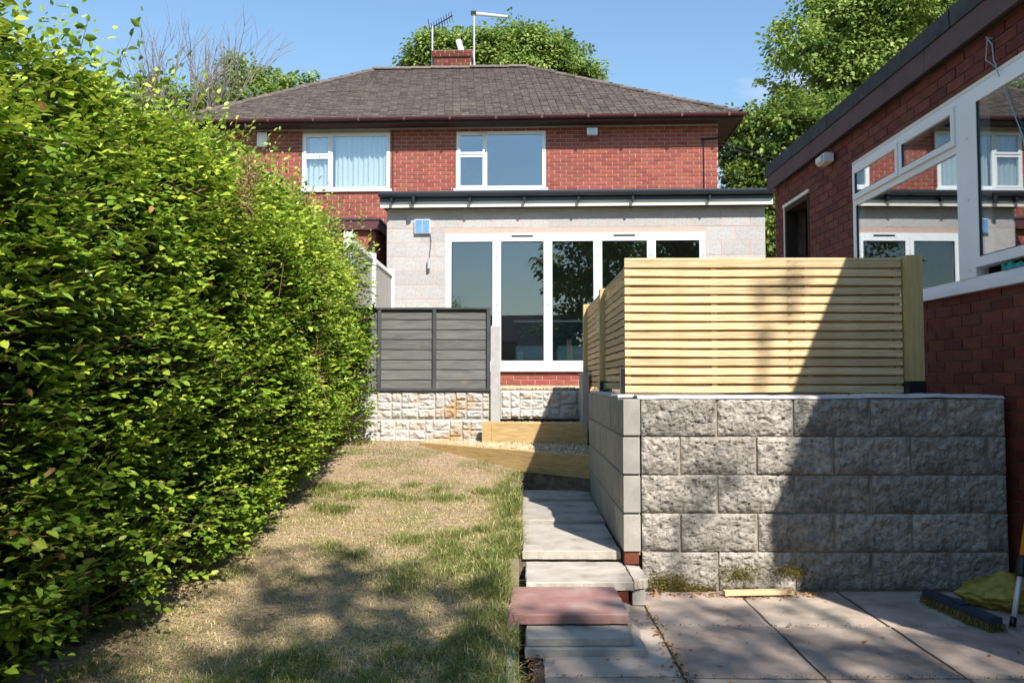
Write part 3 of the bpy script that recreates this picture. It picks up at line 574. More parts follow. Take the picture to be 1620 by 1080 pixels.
# windows: far unit with two top lights over a fixed pane, then a pier post and a near casement
my0, my1 = atx(1546, 300, BX).y, atx(1519, 300, BX).y; FXo, FXi = BX-.012, BX+.06
wnd = MB(); f = .06
wnd.box(FXo, FXi, wy1-f, wy1, wz0, wz1).box(FXo, FXi, wy0, wy0+f, wz0, wz1).box(FXo, FXi, wy0+f, wy1-f, wz1-f, wz1).box(FXo, FXi, wy0+f, wy1-f, wz0, wz0+f).box(FXo-.008, FXi, my0, my1, wz0+f, wz1-f)
zt = atx(1352, 322, BX).z; wnd.box(FXo, FXi, my1, wy1-f, zt-.03, zt+.03); win = wnd.build('window', 'white_pvc', sh_)
ysp = atx(1427, 250, BX).y; wnd2 = MB().box(FXo+.001, FXi, ysp-.025, ysp+.025, zt+.03, wz1-f).build('mullion', 'white_pvc', win)
def shsash(a, b, c, d, s_=.042, prd=.02, tilt=0):
    MB().box(FXo-prd, FXi-.01, a, a+s_, c, d).box(FXo-prd, FXi-.01, b-s_, b, c, d).box(FXo-prd, FXi-.01, a+s_, b-s_, d-s_, d).box(FXo-prd, FXi-.01, a+s_, b-s_, c, c+s_).build('sash', 'white_pvc', win)
    MB().box(FXo-prd+.012, FXo-prd+.018, a+s_, b-s_, c+s_, d-s_).build('pane', 'shed_glass', win)
    MB().box(FXo-prd+.004, FXo-prd+.0115, a+s_, a+s_+.007, c+s_, d-s_).box(FXo-prd+.004, FXo-prd+.0115, a+s_+.007, b-s_, c+s_, c+s_+.007).box(FXo-prd+.004, FXo-prd+.0115, b-s_-.007, b-s_, c+s_+.007, d-s_).build('gasket', 'black_plastic', win)
shsash(ysp+.012, wy1-f+.015, zt+.02, wz1-f+.015); shsash(my1+.002, ysp-.012, zt+.02, wz1-f+.015)
MB().box(FXo+.012, FXo+.018, my1, wy1-f, wz0+f, zt-.03).build('pane', 'shed_glass', win); MB().box(FXo+.004, FXo+.0115, wy1-f-.008, wy1-f, wz0+f, zt-.03).build('gasket', 'black_plastic', win)
shsash(wy0+f-.01, my0-.012, wz0+f+.055, wz1-f+.01, .06, .026)
MB().box(BX-.05, BX+.0, wy0-.04, wy1+.03, wz0-.035, wz0+.004).build('sill', 'white_pvc', win)
MB().box(BX-.01, BX+.03, wy0+.01, wy1+.01, wz1+.004, wz1+.03).build('head_trim', 'cream_paint', win)
MB().box(FXo-.012, FXo, my0+.06, my0+.075, wz0+.1, wz0+.115).box(FXo-.012, FXo, my0+.06, my0+.075, wz0+.55, wz0+.565).box(FXo-.012, FXo, my0+.06, my0+.075, wz0+.95, wz0+.965).build('screw_cap', 'white_metal', win)
nt_ = MB(); vs = []; n = 40
for i in range(n+1):
    y = 3.8+1.1*i/n; zz = wz0+.065+.012*math.sin(i*1.9)+.01*math.sin(i*.7); vs += [(BX-.02, y, wz0+.062), (BX-.01+.012*math.sin(i*2.3), y, zz+.03), (BX+.03, y, wz0+.062)]
nt_.add(vs, [(3*i, 3*i+3, 3*i+4, 3*i+1) for i in range(n)]+[(3*i+1, 3*i+4, 3*i+5, 3*i+2) for i in range(n)])
props(nt_.build('plastic_netting', 'teal_net', None, (BX, 4.3, wz0+.06)), 'crumpled teal netting lying under the open white casement', 'netting')
sl_ = thing('wall_lamp', atx(1308, 253, BX-.05), 'small cream bulkhead lamp high on the outbuilding wall', 'lamp'); p = atx(1308, 253, BX-.05)
MB().bevbox(BX-.11, BX-.02, p.y-.09, p.y+.09, p.z-.045, p.z+.05, .012).build('lamp_housing', 'cream_paint', sl_); MB().bevbox(BX-.13, BX-.111, p.y-.07, p.y+.07, p.z-.03, p.z+.03, .006).build('lamp_glass', 'flood_glass', sl_); MB().box(BX-.021, BX, p.y-.03, p.y+.03, p.z-.02, p.z+.03).build('bracket', 'black_plastic', sl_)
n0 = atx(1571, 62, BX); st = thing('hanging_string', (BX-.02, n0.y, n0.z), 'pale string looped over a nail above the white window', 'string')
MB().tube([(BX+.01, n0.y, n0.z), (BX-.04, n0.y, n0.z+.01)], .006, 6).build('nail', 'aerial_metal', st)
n1 = atx(1578, 105, BX-.03); n2 = atx(1618, 215, BX-.035)
MB().tube([(BX-.035, n0.y, n0.z), (BX-.03, n0.y+.03, n0.z-.12), (BX-.035, n1.y+.01, n1.z), n2, (BX-.04, n2.y-.08, n2.z-.35)], .004, 5).tube([(BX-.035, n0.y, n0.z), (BX-.03, n0.y-.04, n0.z-.05), (BX-.035, n0.y-.06, n0.z-.16), (BX-.035, n1.y, n1.z)], .004, 5).build('cord', 'string', st)

# ------------------------------------------------------------------ retaining wall
rw = thing('retaining_wall', (1.75, 4.95, 0), 'rough grey concrete block retaining wall with smooth return beside the steps', 'wall')
YW = 4.87; XL, XR = .722, 2.855
core = MB().box(XL, XR-.01, YW+.008, YW+.24, -.05, 1.118).build('mortar_core', 'tan_mortar', rw)
def rough_block(wd, ht, seed):
    nu, nv = max(6, int(wd/.0085)), int(ht/.0085); vs = []; fs = []
    for j in range(nv+1):
        for i in range(nu+1):
            u, v = i/nu, j/nv; x = (u-.5)*wd; z = (v-.5)*ht; e = min(u*wd, (1-u)*wd, v*ht, (1-v)*ht)
            q = Vector((x*9+seed*7.3, seed*3.1, z*9)); n1 = mnoise.fractal(q, 1, 2, 4)
            q2 = Vector((x*42+seed, seed*1.7, z*42)); n2 = mnoise.noise(q2); c = mnoise.noise(Vector((x*90, seed, z*90)))
            n3 = mnoise.noise(Vector((x*24+seed*2, 3+seed, z*24))); d = min(1, e/.018)**.6*(.011+.013*n1)+(.010*n2+.007*n3-.012*max(0, n2*n3)*2)*min(1, e/.010)+.0055*c-.06*max(0, .32-mnoise.voronoi(Vector((x*34+seed, seed*2, z*34)))[0][0])*min(1, e/.01)
            jx = .0035*mnoise.noise(Vector((x*30, 5+seed, z*30))); vs.append((x+jx*(e > 0), -d, z+jx))
    for j in range(nv):
        for i in range(nu): a = j*(nu+1)+i; fs.append((a, a+1, a+nu+2, a+nu+1))
    ring = list(range(nu+1))+[j*(nu+1)+nu for j in range(1, nv+1)]+[nv*(nu+1)+i for i in range(nu-1, -1, -1)]+[j*(nu+1) for j in range(nv-1, 0, -1)]
    n0 = len(vs); vs += [(vs[q][0], .05, vs[q][2]) for q in ring]; fs += [(ring[q], n0+q, n0+(q+1) % len(ring), ring[(q+1) % len(ring)]) for q in range(len(ring))]
    return MB().add(vs, fs, ((seed*.37) % 1)).mesh('block', smooth=False)
rb = {}
for k in range(5):
    z0 = .004+k*.2235; z1 = z0+.2145; x = XL; first = k % 2 == 1
    while x < XR-.02:
        wd = .218 if (first and x == XL) else .437
        if x+wd > XR-.12 and x+wd < XR+.5: wd = min(wd, XR-x)
        if XR-(x+wd) < .06: wd = XR-x
        key = (round(wd, 3), rnd.randrange(14))
        if key not in rb: rb[key] = rough_block(wd, z1-z0, len(rb)+1)
        o = link('block', rb[key], 'rock_block', rw); o.location = Vector((x+wd/2, YW+rnd.uniform(-.006, .004), (z0+z1)/2))-SHIFT[rw]; x += wd+.013
# smooth return, one block thick
rx0, rx1 = .614, .712; yb = 7.25; rc = MB().box(rx0+.008, rx1, YW+.012, yb-.003, .2, 1.112).build('return_core', 'tan_mortar', rw); bm_ = {}
for k in range(4):
    z0 = .222+k*.225; y = YW-.012; first = k % 2
    while y < yb-.03:
        ln = .215 if (first and y < YW) else .44; ln = min(ln, yb-y); key = (round(ln, 2), rnd.randrange(4))
        if key not in bm_: bm_[key] = MB().bevbox(-.049, .049, -ln/2, ln/2, -.1075, .1075, .005).mesh('smooth_block')
        o = link('smooth_block', bm_[key], 'smooth_block', rw); o.location = Vector(((rx0+rx1)/2+rnd.uniform(-.002, .002), y+ln/2, z0+.1075))-SHIFT[rw]; y += ln+.01
MB().bevbox(rx0+.002, rx1-.012, YW-.02, YW+.19, .150, .214, .004).build('brick', 'shed_brick', rw)
MB().box(rx0+.01, rx1-.01, YW+.2, yb, .1, .219).build('footing', 'joint_soil', rw)
# uneven mortar cap
n = 60; vs = []; fs = []
for i in range(n+1):
    x = .70+(XR+.0-.70)*i/n; zz = 1.126+.006*mnoise.noise((x*6, 0, 0))+(.014 if x > 2.0 else 0)*max(0, mnoise.noise((x*3, 2, 0))+.4)
    yf = YW-.012+.010*mnoise.noise((x*9, 4, 0)); vs += [(x, yf, zz-.012), (x, yf+.02, zz+.004), (x, YW+.12, zz+.008+.004*mnoise.noise((x*14, 1, 1))), (x, YW+.245, zz-.012)]
for i in range(n):
    for k in range(3): a = i*4+k; fs.append((a, a+4, a+5, a+1))
    fs.append((i*4+3, i*4+7, i*4+4, i*4))
MB().add(vs, fs+[(0,1,2,3), (n*4+3, n*4+2, n*4+1, n*4)]).build('mortar_cap', 'mortar_cap', rw)
mb = MB(); 
for i in range(14):
    y = YW+.26+i*.145; mb.bevbox(rx0-.004+rnd.uniform(0, .008), rx1+.006, y, y+.146, 1.112, 1.126+rnd.uniform(0, .008), .004)
mb.build('return_cap', 'mortar_cap', rw)
P = []
for (cx_, cz_, sx, sz, n) in ((.86, .05, .12, .05, 420), (1.28, .10, .12, .05, 300), (1.55, .12, .10, .035, 200), (1.0, .02, .16, .03, 260), (1.62, .11, .05, .03, 90)):
    for _ in range(n*3): P.append((rnd.gauss(cx_, sx*.55), YW-.026+rnd.uniform(-.008, .008), max(.003, rnd.gauss(cz_, sz*.55))))
P = np.array(P); leaves('moss', P, unit(len(P))+np.array([0, -.5, .5]), unit(len(P)), np.full(len(P), .008), np.full(len(P), .006), nr.random(len(P)), 'moss', rw)

# ------------------------------------------------------------------ slatted screens
def post(name, cx, cy, z0, z1, w, label, group=None, shoe=True, lab=False):
    t = thing(name, (cx, cy, z0), label, 'fence post', group); MB().bevbox(cx-w/2, cx+w/2, cy-w/2, cy+w/2, z0+(.02 if shoe else 0), z1, .005).build('timber', 'pine_post', t)
    if shoe:
        s_ = w/2+.006; b = MB(); hz = .10
        b.box(cx-s_, cx+s_, cy-s_, cy-w/2-.001, z0+.006, z0+hz).box(cx-s_, cx+s_, cy+w/2+.001, cy+s_, z0+.006, z0+hz).box(cx-s_, cx-w/2-.001, cy-w/2, cy+w/2, z0+.006, z0+hz).box(cx+w/2+.001, cx+s_, cy-w/2, cy+w/2, z0+.006, z0+hz).box(cx-s_-.02, cx+s_+.02, cy-s_-.02, cy+s_+.02, z0, z0+.006)
        b.build('metal_shoe', 'black_plastic', t)
        if lab: MB().box(cx-.02, cx+.028, cy-s_-.003, cy-s_-.0008, z0+.03, z0+.085).build('paper_label', 'label_green', t)
    return t
def screen(x0, x1, y, z0, z1, n, label, along='x'):
    mid = ((x0+x1)/2, y, z0) if along == 'x' else (y, (x0+x1)/2, z0); t = thing('slatted_screen', mid, label, 'screen', 'slatted timber screens')
    pitch = (z1-z0)/n; sh = SHIFT[t]; ms = []
    def bx(a, b, d0, d1, c, e, mb): return mb.box(a, b, d0, d1, c, e) if along == 'x' else mb.box(d0, d1, a, b, c, e)
    for q in range(9):
        mb = MB(); k = 24; vs = []; fs = []; amp = rnd.uniform(.0006, .0022); ph = rnd.uniform(0, 6)
        for i in range(k+1):
            a = x0+(x1-x0)*i/k; dz = amp*math.sin(ph+i*.35); h0, h1 = -.0222+dz, .0222+dz+rnd.uniform(-.0006, .0006); c = .003
            pr = [(-.008, h0+c), (-.008+c, h0), (.008, h0), (.008, h1), (-.008+c, h1), (-.008, h1-c)]
            vs += [(a, y+p[0], p[1]) if along == 'x' else (y+p[0], a, p[1]) for p in pr]
        for i in range(k):
            for j in range(6): fs.append((i*6+j, i*6+(j+1) % 6, (i+1)*6+(j+1) % 6, (i+1)*6+j))
        fs += [tuple(range(6)), tuple(k*6+5-j for j in range(6))]; ms.append(mb.add(vs, fs).mesh('slat', (sh.x, sh.y, 0)))
    for i in range(n):
        o = link('slat', ms[rnd.randrange(9)], 'pine_slat', t); o.location = (0, 0, z0+pitch*(i+.5)-sh.z)
    for i in range(n-1):
        o = link('slat', ms[rnd.randrange(9)], 'pine_slat', t); o.location = (0, .0385, z0+pitch*(i+1)-sh.z) if along == 'x' else (.0385, 0, z0+pitch*(i+1)-sh.z)
    L_ = x1-x0; ba = [x0+.022, x0+L_*.325, x0+L_*.665, x1-.022]
    for a in ba: bx(a-.019, a+.019, y+.0085, y+.030, z0+.004, z1-.012, MB()).build('batten', 'pine_post', t)
    bx(x0+.001, x1-.001, y-.007, y+.028, z1-.004, z1+.012, MB()).build('top_rail', 'pine_slat', t)
    return t
SY = 5.36; sA, sB = aty(989, 625, SY), aty(1424, 412, SY); SZ1 = aty(1200, 411, SY).z
screen(sA.x, sB.x, SY, 1.135, SZ1, 15, 'wide slatted pine screen standing on the rough block wall, facing the patio')
pp = aty(1440, 500, SY-.04); post('screen_post', sB.x+.058, SY-.03, 1.118, aty(1440, 404, SY-.05).z, .095, 'square pine post at the outbuilding end of the wide slatted screen')
sx = .755
MB().bevbox(sA.x-.012, sA.x-.001, SY-.02, SY+.03, 1.128, 1.29, .002)
p2 = post('screen_post', .752, 7.17, 1.118, aty(955, 456, 7.12).z, .095, 'square pine post with green-labelled black shoe between the two side screens', lab=True)
p3 = post('screen_post', .752, 9.0, 1.105, aty(931, 481, 8.95).z, .095, 'square pine post ending the side screens nearest the house', shoe=False)
screen(SY+.035, 7.115, sx, 1.15, SZ1-.0, 15, 'slatted side screen between the wide screen and the labelled post', 'y')
screen(7.225, 8.945, sx, 1.15, SZ1-.0, 15, 'slatted side screen beyond the labelled post, nearest the house', 'y')
props(MB().bevbox(sA.x-.03, sA.x-.003, SY-.03, SY+.03, 1.12, 1.3, .003).build('corner_bracket', 'black_plastic', None, (sA.x-.015, SY, 1.12)), 'black metal bracket at the corner of the slatted screens', 'bracket')
a = aty(922, 672, 7.75); props(MB().bevbox(.655, .72, 8.46, 8.93, .70, 1.30, .004).build('timber_board', 'grey_timber', None, (.69, 8.7, .7)), 'upright weathered grey board closing the side of the gravel steps', 'board')

# ------------------------------------------------------------------ lap fence, concrete post, moulded gravel boards
FY = 9.0; fx1 = aty(776, 560, FY).x; fx0 = fx1-1.84; ft = aty(700, 487, FY).z; fb = aty(700, 618, FY).z
cp = props(MB().bevbox(fx1+.004, aty(791.5, 560, FY).x, FY-.055, FY+.05, .45, aty(784, 515, FY-.05).z, .008).build('concrete_post', 'concrete_post', None, (fx1+.055, FY, .45)), 'pale grey concrete fence post at the end of the dark lap panel', 'fence post')
lp = thing('lap_fence_panel', ((fx0+fx1)/2, FY, fb), 'dark grey stained overlap fence panel beside the concrete post', 'fence panel')
nb_ = 8; hh = (ft-fb-.03)/nb_
for i in range(nb_):
    z = fb+.02+i*hh; k = 40; vs = []; y0 = FY-.005
    for q in range(k+1):
        x = fx0+.02+(fx1-fx0-.04)*q/k; wv = .007*mnoise.noise((x*3.1, i*5.7, 0))+.003*mnoise.noise((x*11, i*3, 2)); vs += [(x, y0-.016, z+wv-.006), (x, y0-.004, z+hh+.014), (x, y0+.003, z+hh+.014), (x, y0-.007, z+wv-.006)]
    fs = [(q*4+j, q*4+(j+1) % 4, q*4+4+(j+1) % 4, q*4+4+j) for q in range(k) for j in range(4)]+[(0,1,2,3), (k*4+3, k*4+2, k*4+1, k*4)]
    MB().add(vs, fs).build('board', 'lap_board', lp)
for x in (fx0+.02, fx1-1.215, fx1-.612, fx1-.02): 
    MB().bevbox(x-.019, x+.019, FY-.048, FY-.022, fb, ft-.02, .002).build('batten', 'lap_frame', lp)
MB().bevbox(fx0, fx1, FY-.05, FY+.02, ft-.022, ft, .003).build('cap_rail', 'lap_frame', lp); MB().bevbox(fx0+.04, fx1-.04, FY-.046, FY-.022, fb, fb+.028, .002).build('bottom_rail', 'lap_frame', lp)
def rock_board(x0, x1, y, z0, z1, seed, label):
    r_ = random.Random(seed); st_ = []; x = x0+.012
    while x < x1-.012:                                      # columns split into one, two or three stones
        ww = r_.uniform(.075, .19); ww = min(ww, x1-.012-x); 
        if x1-.012-(x+ww) < .05: ww = x1-.012-x
        hcuts = r_.choice([[.5], [.33, .68], [.62], [.38], [.3, .6]]); zs = [z0+.01]+[z0+(z1-z0)*h for h in hcuts]+[z1-.01]
        for a, b in zip(zs, zs[1:]): st_.append((x, x+ww, a, b, r_.random()))
        x += ww
    nu, nv = int((x1-x0)/.009), int((z1-z0)/.009); vs = []; fs = []
    for j in range(nv+1):
        for i in range(nu+1):
            px, pz = x0+(x1-x0)*i/nu, z0+(z1-z0)*j/nv; h = 0
            for (a, b, c, d, t) in st_:
                if a < px < b and c < pz < d:
                    e = min(px-a, b-px, pz-c, d-pz); h = min(1, max(0, e-.003)/.016)**.6*(.012+.014*t)+min(1, e/.02)*(.019*mnoise.noise((px*16+seed, pz*22, t*9))+.009*mnoise.noise((px*44, pz*44, t))); break
            vs.append((px, y-h, pz))
    for j in range(nv):
        for i in range(nu): q = j*(nu+1)+i; fs.append((q, q+1, q+nu+2, q+nu+1))
    ring = list(range(nu+1))+[j*(nu+1)+nu for j in range(1, nv+1)]+[nv*(nu+1)+i for i in range(nu-1, -1, -1)]+[j*(nu+1) for j in range(nv-1, 0, -1)]
    n0 = len(vs); vs += [(vs[q][0], y+.045, vs[q][2]) for q in ring]; fs += [(ring[q], n0+q, n0+(q+1) % len(ring), ring[(q+1) % len(ring)]) for q in range(len(ring))]
    props(MB().add(vs, fs).build('gravel_board', 'rock_board', None, ((x0+x1)/2, y, z0)), label, 'gravel board', 'stone-effect gravel boards')
rock_board(fx0, fx1, FY-.004, fb-.305, fb-.003, 3, 'stone-effect concrete gravel board directly under the dark fence panel')
rock_board(fx0, fx1, FY-.004, fb-.61, fb-.309, 8, 'lower soil-stained stone-effect gravel board at lawn level')
rx = aty(791.5, 640, FY).x+.003; rock_board(rx, .705, FY-.004, aty(850, 617, FY).z-.31, aty(850, 617, FY).z, 21, 'short stone-effect gravel board between the concrete post and the grey timber')

# ------------------------------------------------------------------ sleeper steps and gravel
def sleeper(p, q, zt, h, wd, label, bow=0):
    p, q = Vector((*p, 0)), Vector((*q, 0)); d = (q-p).normalized(); nrm = Vector((-d.y, d.x, 0)); c = (p+q)/2+nrm*wd/2; mb = MB(); L_ = (q-p).length/2; vs = []; fs = []; b = .006
    pr = [(-wd/2, -h+b), (-wd/2, -b), (-wd/2+b, 0), (wd/2-b, 0), (wd/2, -b), (wd/2, -h+b), (wd/2-b, -h), (-wd/2+b, -h)]
    for i in range(9):
        t = -1+i/4; 
        for (o_, z_) in pr: vs.append((c.x+d.x*L_*t+nrm.x*(o_+rnd.uniform(-.001, .001)), c.y+d.y*L_*t+nrm.y*o_, zt+z_))
    for i in range(8):
        for j in range(8): fs.append((i*8+j, i*8+(j+1) % 8, i*8+8+(j+1) % 8, i*8+8+j))
    fs += [tuple(range(8)), tuple(64+7-j for j in range(8))]
    return props(mb.add(vs, fs).build('timber_sleeper', 'sleeper_wood', None, (c.x, c.y, zt-h)), label, 'sleeper', 'pine sleepers of the gravel steps')
lo0, lo1 = atz(664, 699, .572), atz(944, 722, .572); sleeper(lo0[:2], lo1[:2], .572, .20, .10, 'long lower pine sleeper running from the lawn to the return wall')
hi0, hi1 = Vector((aty(778, 680, 8.78).x, 8.78, .78)), Vector((.70, 8.45, .78)); sleeper(hi0[:2], hi1[:2], .782, .215, .10, 'short upper pine sleeper holding gravel below the concrete post')
d_ = Vector((hi1.x-hi0.x, hi1.y-hi0.y, 0)).normalized(); pe = Vector((hi0.x, hi0.y, 0))-d_*.05
props(MB().bevbox(pe.x-.055, pe.x+.045, pe.y-.03, pe.y+.07, .45, .786, .005).build('step_peg', 'sleeper_wood', None, (pe.x, pe.y, .5)), 'square pine peg at the concrete-post end of the upper sleeper', 'peg')
def gravel(name, poly, z, n, label, size=.012):
    xs_ = [p[0] for p in poly]; ys_ = [p[1] for p in poly]
    def inside(x, y):
        c = False
        for i in range(len(poly)):
            a, b = poly[i], poly[i-1]
            if (a[1] > y) != (b[1] > y) and x < (b[0]-a[0])*(y-a[1])/(b[1]-a[1])+a[0]: c = not c
        return c
    pts = []
    while len(pts) < n:
        x, y = rnd.uniform(min(xs_), max(xs_)), rnd.uniform(min(ys_), max(ys_))
        if inside(x, y): pts.append((x, y, z+rnd.uniform(-.006, .010)))
    P = np.array(pts); n = len(P); base = np.array([[1,0,0],[-1,0,0],[0,1,0],[0,-1,0],[0,0,.7],[0,0,-.7]]); s_ = nr.uniform(.5, 1.4, (n, 1, 1))*size*nr.uniform(.7, 1.3, (n, 1, 3))
    ang = nr.uniform(0, 6.28, n); V = base[None]*s_; ca_, sa_ = np.cos(ang)[:, None], np.sin(ang)[:, None]; X = V[:,:,0]*ca_-V[:,:,1]*sa_; Yy = V[:,:,0]*sa_+V[:,:,1]*ca_; V = np.stack([X, Yy, V[:,:,2]+.3*X*nr.normal(0, .5, (n, 1))], -1)+P[:, None]
    F = (np.arange(n)[:, None, None]*6+np.array([[0,2,4],[2,1,4],[1,3,4],[3,0,4],[2,0,5],[1,2,5],[3,1,5],[0,3,5]])[None]).reshape(-1, 3)
    cx_, cy_ = sum(xs_)/len(xs_), sum(ys_)/len(ys_); V = V.reshape(-1, 3)-np.array([cx_, cy_, z])
    o = link(name, mesh_np(name, V, F, np.repeat(nr.random(n), 6), k=3), 'gravel', None, (cx_, cy_, z)); return props(o, label, 'gravel', kind='stuff')
A_, B_ = (lo0.x, lo0.y+.02), (lo1.x-.02, lo1.y+.03)
t1 = [A_, B_, (.61, 7.3), (.69, 7.32), (.69, hi1.y+.04), (hi0.x, hi0.y+.04), (fx1, FY-.06), (lo0.x, FY-.02)]
props(MB().prism([(p[0], p[1], .20) for p in t1], (0, 0, .345)).build('tread_base', 'soil', None, (0, 8, .4)), 'gravel-topped tread behind the lower sleeper', 'step', kind='structure')
t2 = [(hi0.x, hi0.y+.06), (hi1.x-.0, hi1.y+.06), (.70, 8.95), (rx, 8.95)]
props(MB().prism([(p[0], p[1], .5) for p in t2], (0, 0, .25)).build('tread_base', 'soil', None, (.3, 8.4, .5)), 'gravel-topped tread behind the upper sleeper', 'step', kind='structure')
gravel('gravel', t1, .560, 7000, 'golden gravel filling the lower step behind the long sleeper'); gravel('gravel', t2, .764, 2200, 'golden gravel filling the upper step below the short gravel board')
gravel('gravel', [(-.25, 9.08), (.68, 9.08), (1.6, 12.6), (-1.6, 12.6)], 1.128, 9000, 'golden gravel spread in front of the folding doors', .013)
gravel('gravel', [(2.45, 5.15), (2.85, 5.15), (2.85, 6.4), (2.45, 6.4)], 1.112, 900, 'brown chippings between the screen post and the outbuilding')

# ------------------------------------------------------------------ path slabs and rough steps
def slab(name, corners, zt, th, m, label, group=None, cat='paving slab', rough=.0065, broken=False):
    """four plan corners (front-left, front-right, back-right, back-left)"""
    k = 14; ring = []
    for i in range(4):
        a, b = Vector(corners[i]), Vector(corners[(i+1) % 4])
        for q in range(k):
            p = a.lerp(b, q/k)
            if len(p) == 2: p = Vector((p.x, p.y, zt))
            j = rough*(3.2 if broken and i == 1 else 1); ring.append((p.x+rnd.uniform(-j, j)*.6, p.y+rnd.uniform(-j, j)*.6, p.z))
    n = len(ring); c = Vector((sum(p[0] for p in ring)/n, sum(p[1] for p in ring)/n)); e = .006; vs = [(p[0]+(c.x-p[0])*.02, p[1]+(c.y-p[1])*.02, p[2]) for p in ring]+[(p[0], p[1], p[2]-e) for p in ring]+[(p[0]+rnd.uniform(-rough, rough)*.5, p[1]+rnd.uniform(-rough, rough)*.5, p[2]-th) for p in ring]
    fs = [tuple(range(n)), tuple(range(3*n-1, 2*n-1, -1))]
    for k_ in range(2): fs += [(k_*n+i, (k_+1)*n+i, (k_+1)*n+(i+1) % n, k_*n+(i+1) % n) for i in range(n)]
    return props(MB().add(vs, fs).build(name, m, None, (c.x, c.y, zt-th)), label, cat, group)
slab('path_slab', [(.022, 4.94), (.606, 4.94), (.606, 5.855), (.022, 5.855)], .212, .05, 'slab_pale', 'grey path slab beside the return wall, front edge over the pale step')
slab('path_slab', [(.02, 5.868), (.607, 5.868), (.607, 6.77), (.02, 6.77)], .238, .05, 'slab_pale', 'middle grey path slab beside the return wall')
slab('path_slab', [(.02, 6.782), (.607, 6.782), (.607, 7.28), (.02, 7.28)], .262, .05, 'slab_pale', 'far path slab running under the lower sleeper')
slab('step_slab', [(.035, 4.43), (.615, 4.44), (.612, 4.93), (.04, 4.93)], .150, .045, 'slab_pale', 'pale pinkish step slab just below the path slab', cat='step')
slab('step_slab', [(.622, 4.50), (.700, 4.53), (.70, 4.84), (.622, 4.86)], .146, .05, 'slab_pale', 'narrow pale slab piece against the foot of the rough wall', cat='step')
for (x, y, t) in ((.55, 4.47, 'red stub brick under the wide pale step slab'), (.652, 4.55, 'end stub brick under the narrow pale slab piece')):
    props(MB().bevbox(x-.035, x+.035, y-.02, y+.19, .0, .0985, .005).build('stub_brick', 'shed_brick' if x < .6 else 'smooth_block', None, (x, y, 0)), t, 'brick')
props(MB().bevbox(.08, .50, 4.47, 4.9, 0, .103, .005).build('step_fill', 'joint_soil', None, (.3, 4.7, 0)), 'dark packed soil under the pale step slab', 'soil')
slab('step_slab', [(-.052, 3.885), (.516, 3.90), (.508, 4.405), (-.036, 4.40)], .134, .046, 'slab_red', 'dark red slab laid loose across the middle of the steps', cat='step')
slab('step_slab', [(.03, 3.725), (.50, 3.73), (.56, 4.3), (.03, 4.3)], .078, .037, 'slab_pale', 'broken grey concrete slab under the red slab', cat='step', rough=.008, broken=True)
slab('step_slab', [(.025, 3.70), (.56, 3.70), (.57, 4.4), (.025, 4.4)], .038, .045, 'smooth_block', 'mossy bottom concrete slab of the steps on the patio', cat='step', rough=.007, broken=True)
props(MB().bevbox(-.055, -.012, 1.0, 3.78, -.05, .075, .005).build('edging_strip', 'smooth_block', None, (-.03, 2.4, -.05)), 'narrow concrete edging strip between lawn and patio', 'edging')

# ------------------------------------------------------------------ things on the patio
a, b = atz(1140, 932, .02), atz(1237, 924, .02)
tp = MB(); d = Vector((b.x-a.x, .03, 0)); c = Vector(((a.x+b.x)/2, 4.74, .022)); u = d.normalized(); tp.obox(c, u*d.length/2, Vector((-u.y, u.x, 0))*.022, (0,0,.012)); tp2 = tp.build('timber_offcut', 'pine_slat', None, (c.x, c.y, .0)); props(tp2, 'short pale timber offcut lying at the foot of the rough wall', 'timber')
# sack
import bmesh
bm = bmesh.new(); bmesh.ops.create_icosphere(bm, subdivisions=5, radius=1)
for v in bm.verts:
    p = v.co.copy(); r = 1+.16*mnoise.noise(p*1.7)+.10*mnoise.noise(p*4)-.16*abs(mnoise.noise(p*3.1))+.10*abs(mnoise.noise(p*7))-.05*abs(mnoise.noise(p*15))
    z = max(-.42, p.z*r*(.72+.18*p.x)); ear = max(0, 1-(Vector((p.x+.25, p.y+.3, p.z-.85))).length/.45); ear2 = max(0, 1-(Vector((p.x+.95, p.y, p.z-.15))).length/.5)
    v.co = Vector((p.x*r*.23-ear2*.06, p.y*r*.2, (z+.42)*.145+ear*.055))
me = bpy.data.meshes.new('plastic_sack'); bm.to_mesh(me); bm.free(); me.polygons.foreach_set('use_smooth', [True]*len(me.polygons))
sk = link('plastic_sack', me, 'yellow_sack', None, (2.66, 4.56, -.002)); props(sk, 'crumpled yellow plastic sack slumped on the patio by the outbuilding', 'sack')
# broom head
bh = thing('floor_broom', (2.29, 4.34, 0), 'yellow and black broom head lying on the patio beside the sack', 'broom'); c0, c1 = Vector((2.245, 4.60, 0)), Vector((2.315, 4.06, 0)); u = (c1-c0).normalized(); s_ = Vector((-u.y, u.x, 0)); cc = (c0+c1)/2
MB().obox(cc+Vector((0,0,.055)), u*.27, s_*.032, (0,0,.018)).build('stock', 'navy_plastic', bh); MB().obox(cc+Vector((0,0,.0785)), u*.05, s_*.022, (0,0,.005)).build('socket', 'navy_plastic', bh)
mb = MB()
for i in range(900):
    p = cc+u*rnd.uniform(-.28, .28)+s_*rnd.uniform(-.042, .042); mb.tube([p+Vector((0,0,.045)), p+s_*rnd.uniform(-.02, .02)+u*rnd.uniform(-.02, .02)+Vector((0,0,.002))], .0022, 3, cap=False)
mb.build('bristles', 'bristle', bh, kind='stuff')
bp = thing('broom_pole', (2.43, 4.13, 0), 'yellow and white extending pole leaning on the outbuilding wall', 'pole'); p0, p1 = Vector((2.43, 4.13, .012)), Vector((2.865, 4.46, 1.25)); L = lambda t: p0.lerp(p1, t)
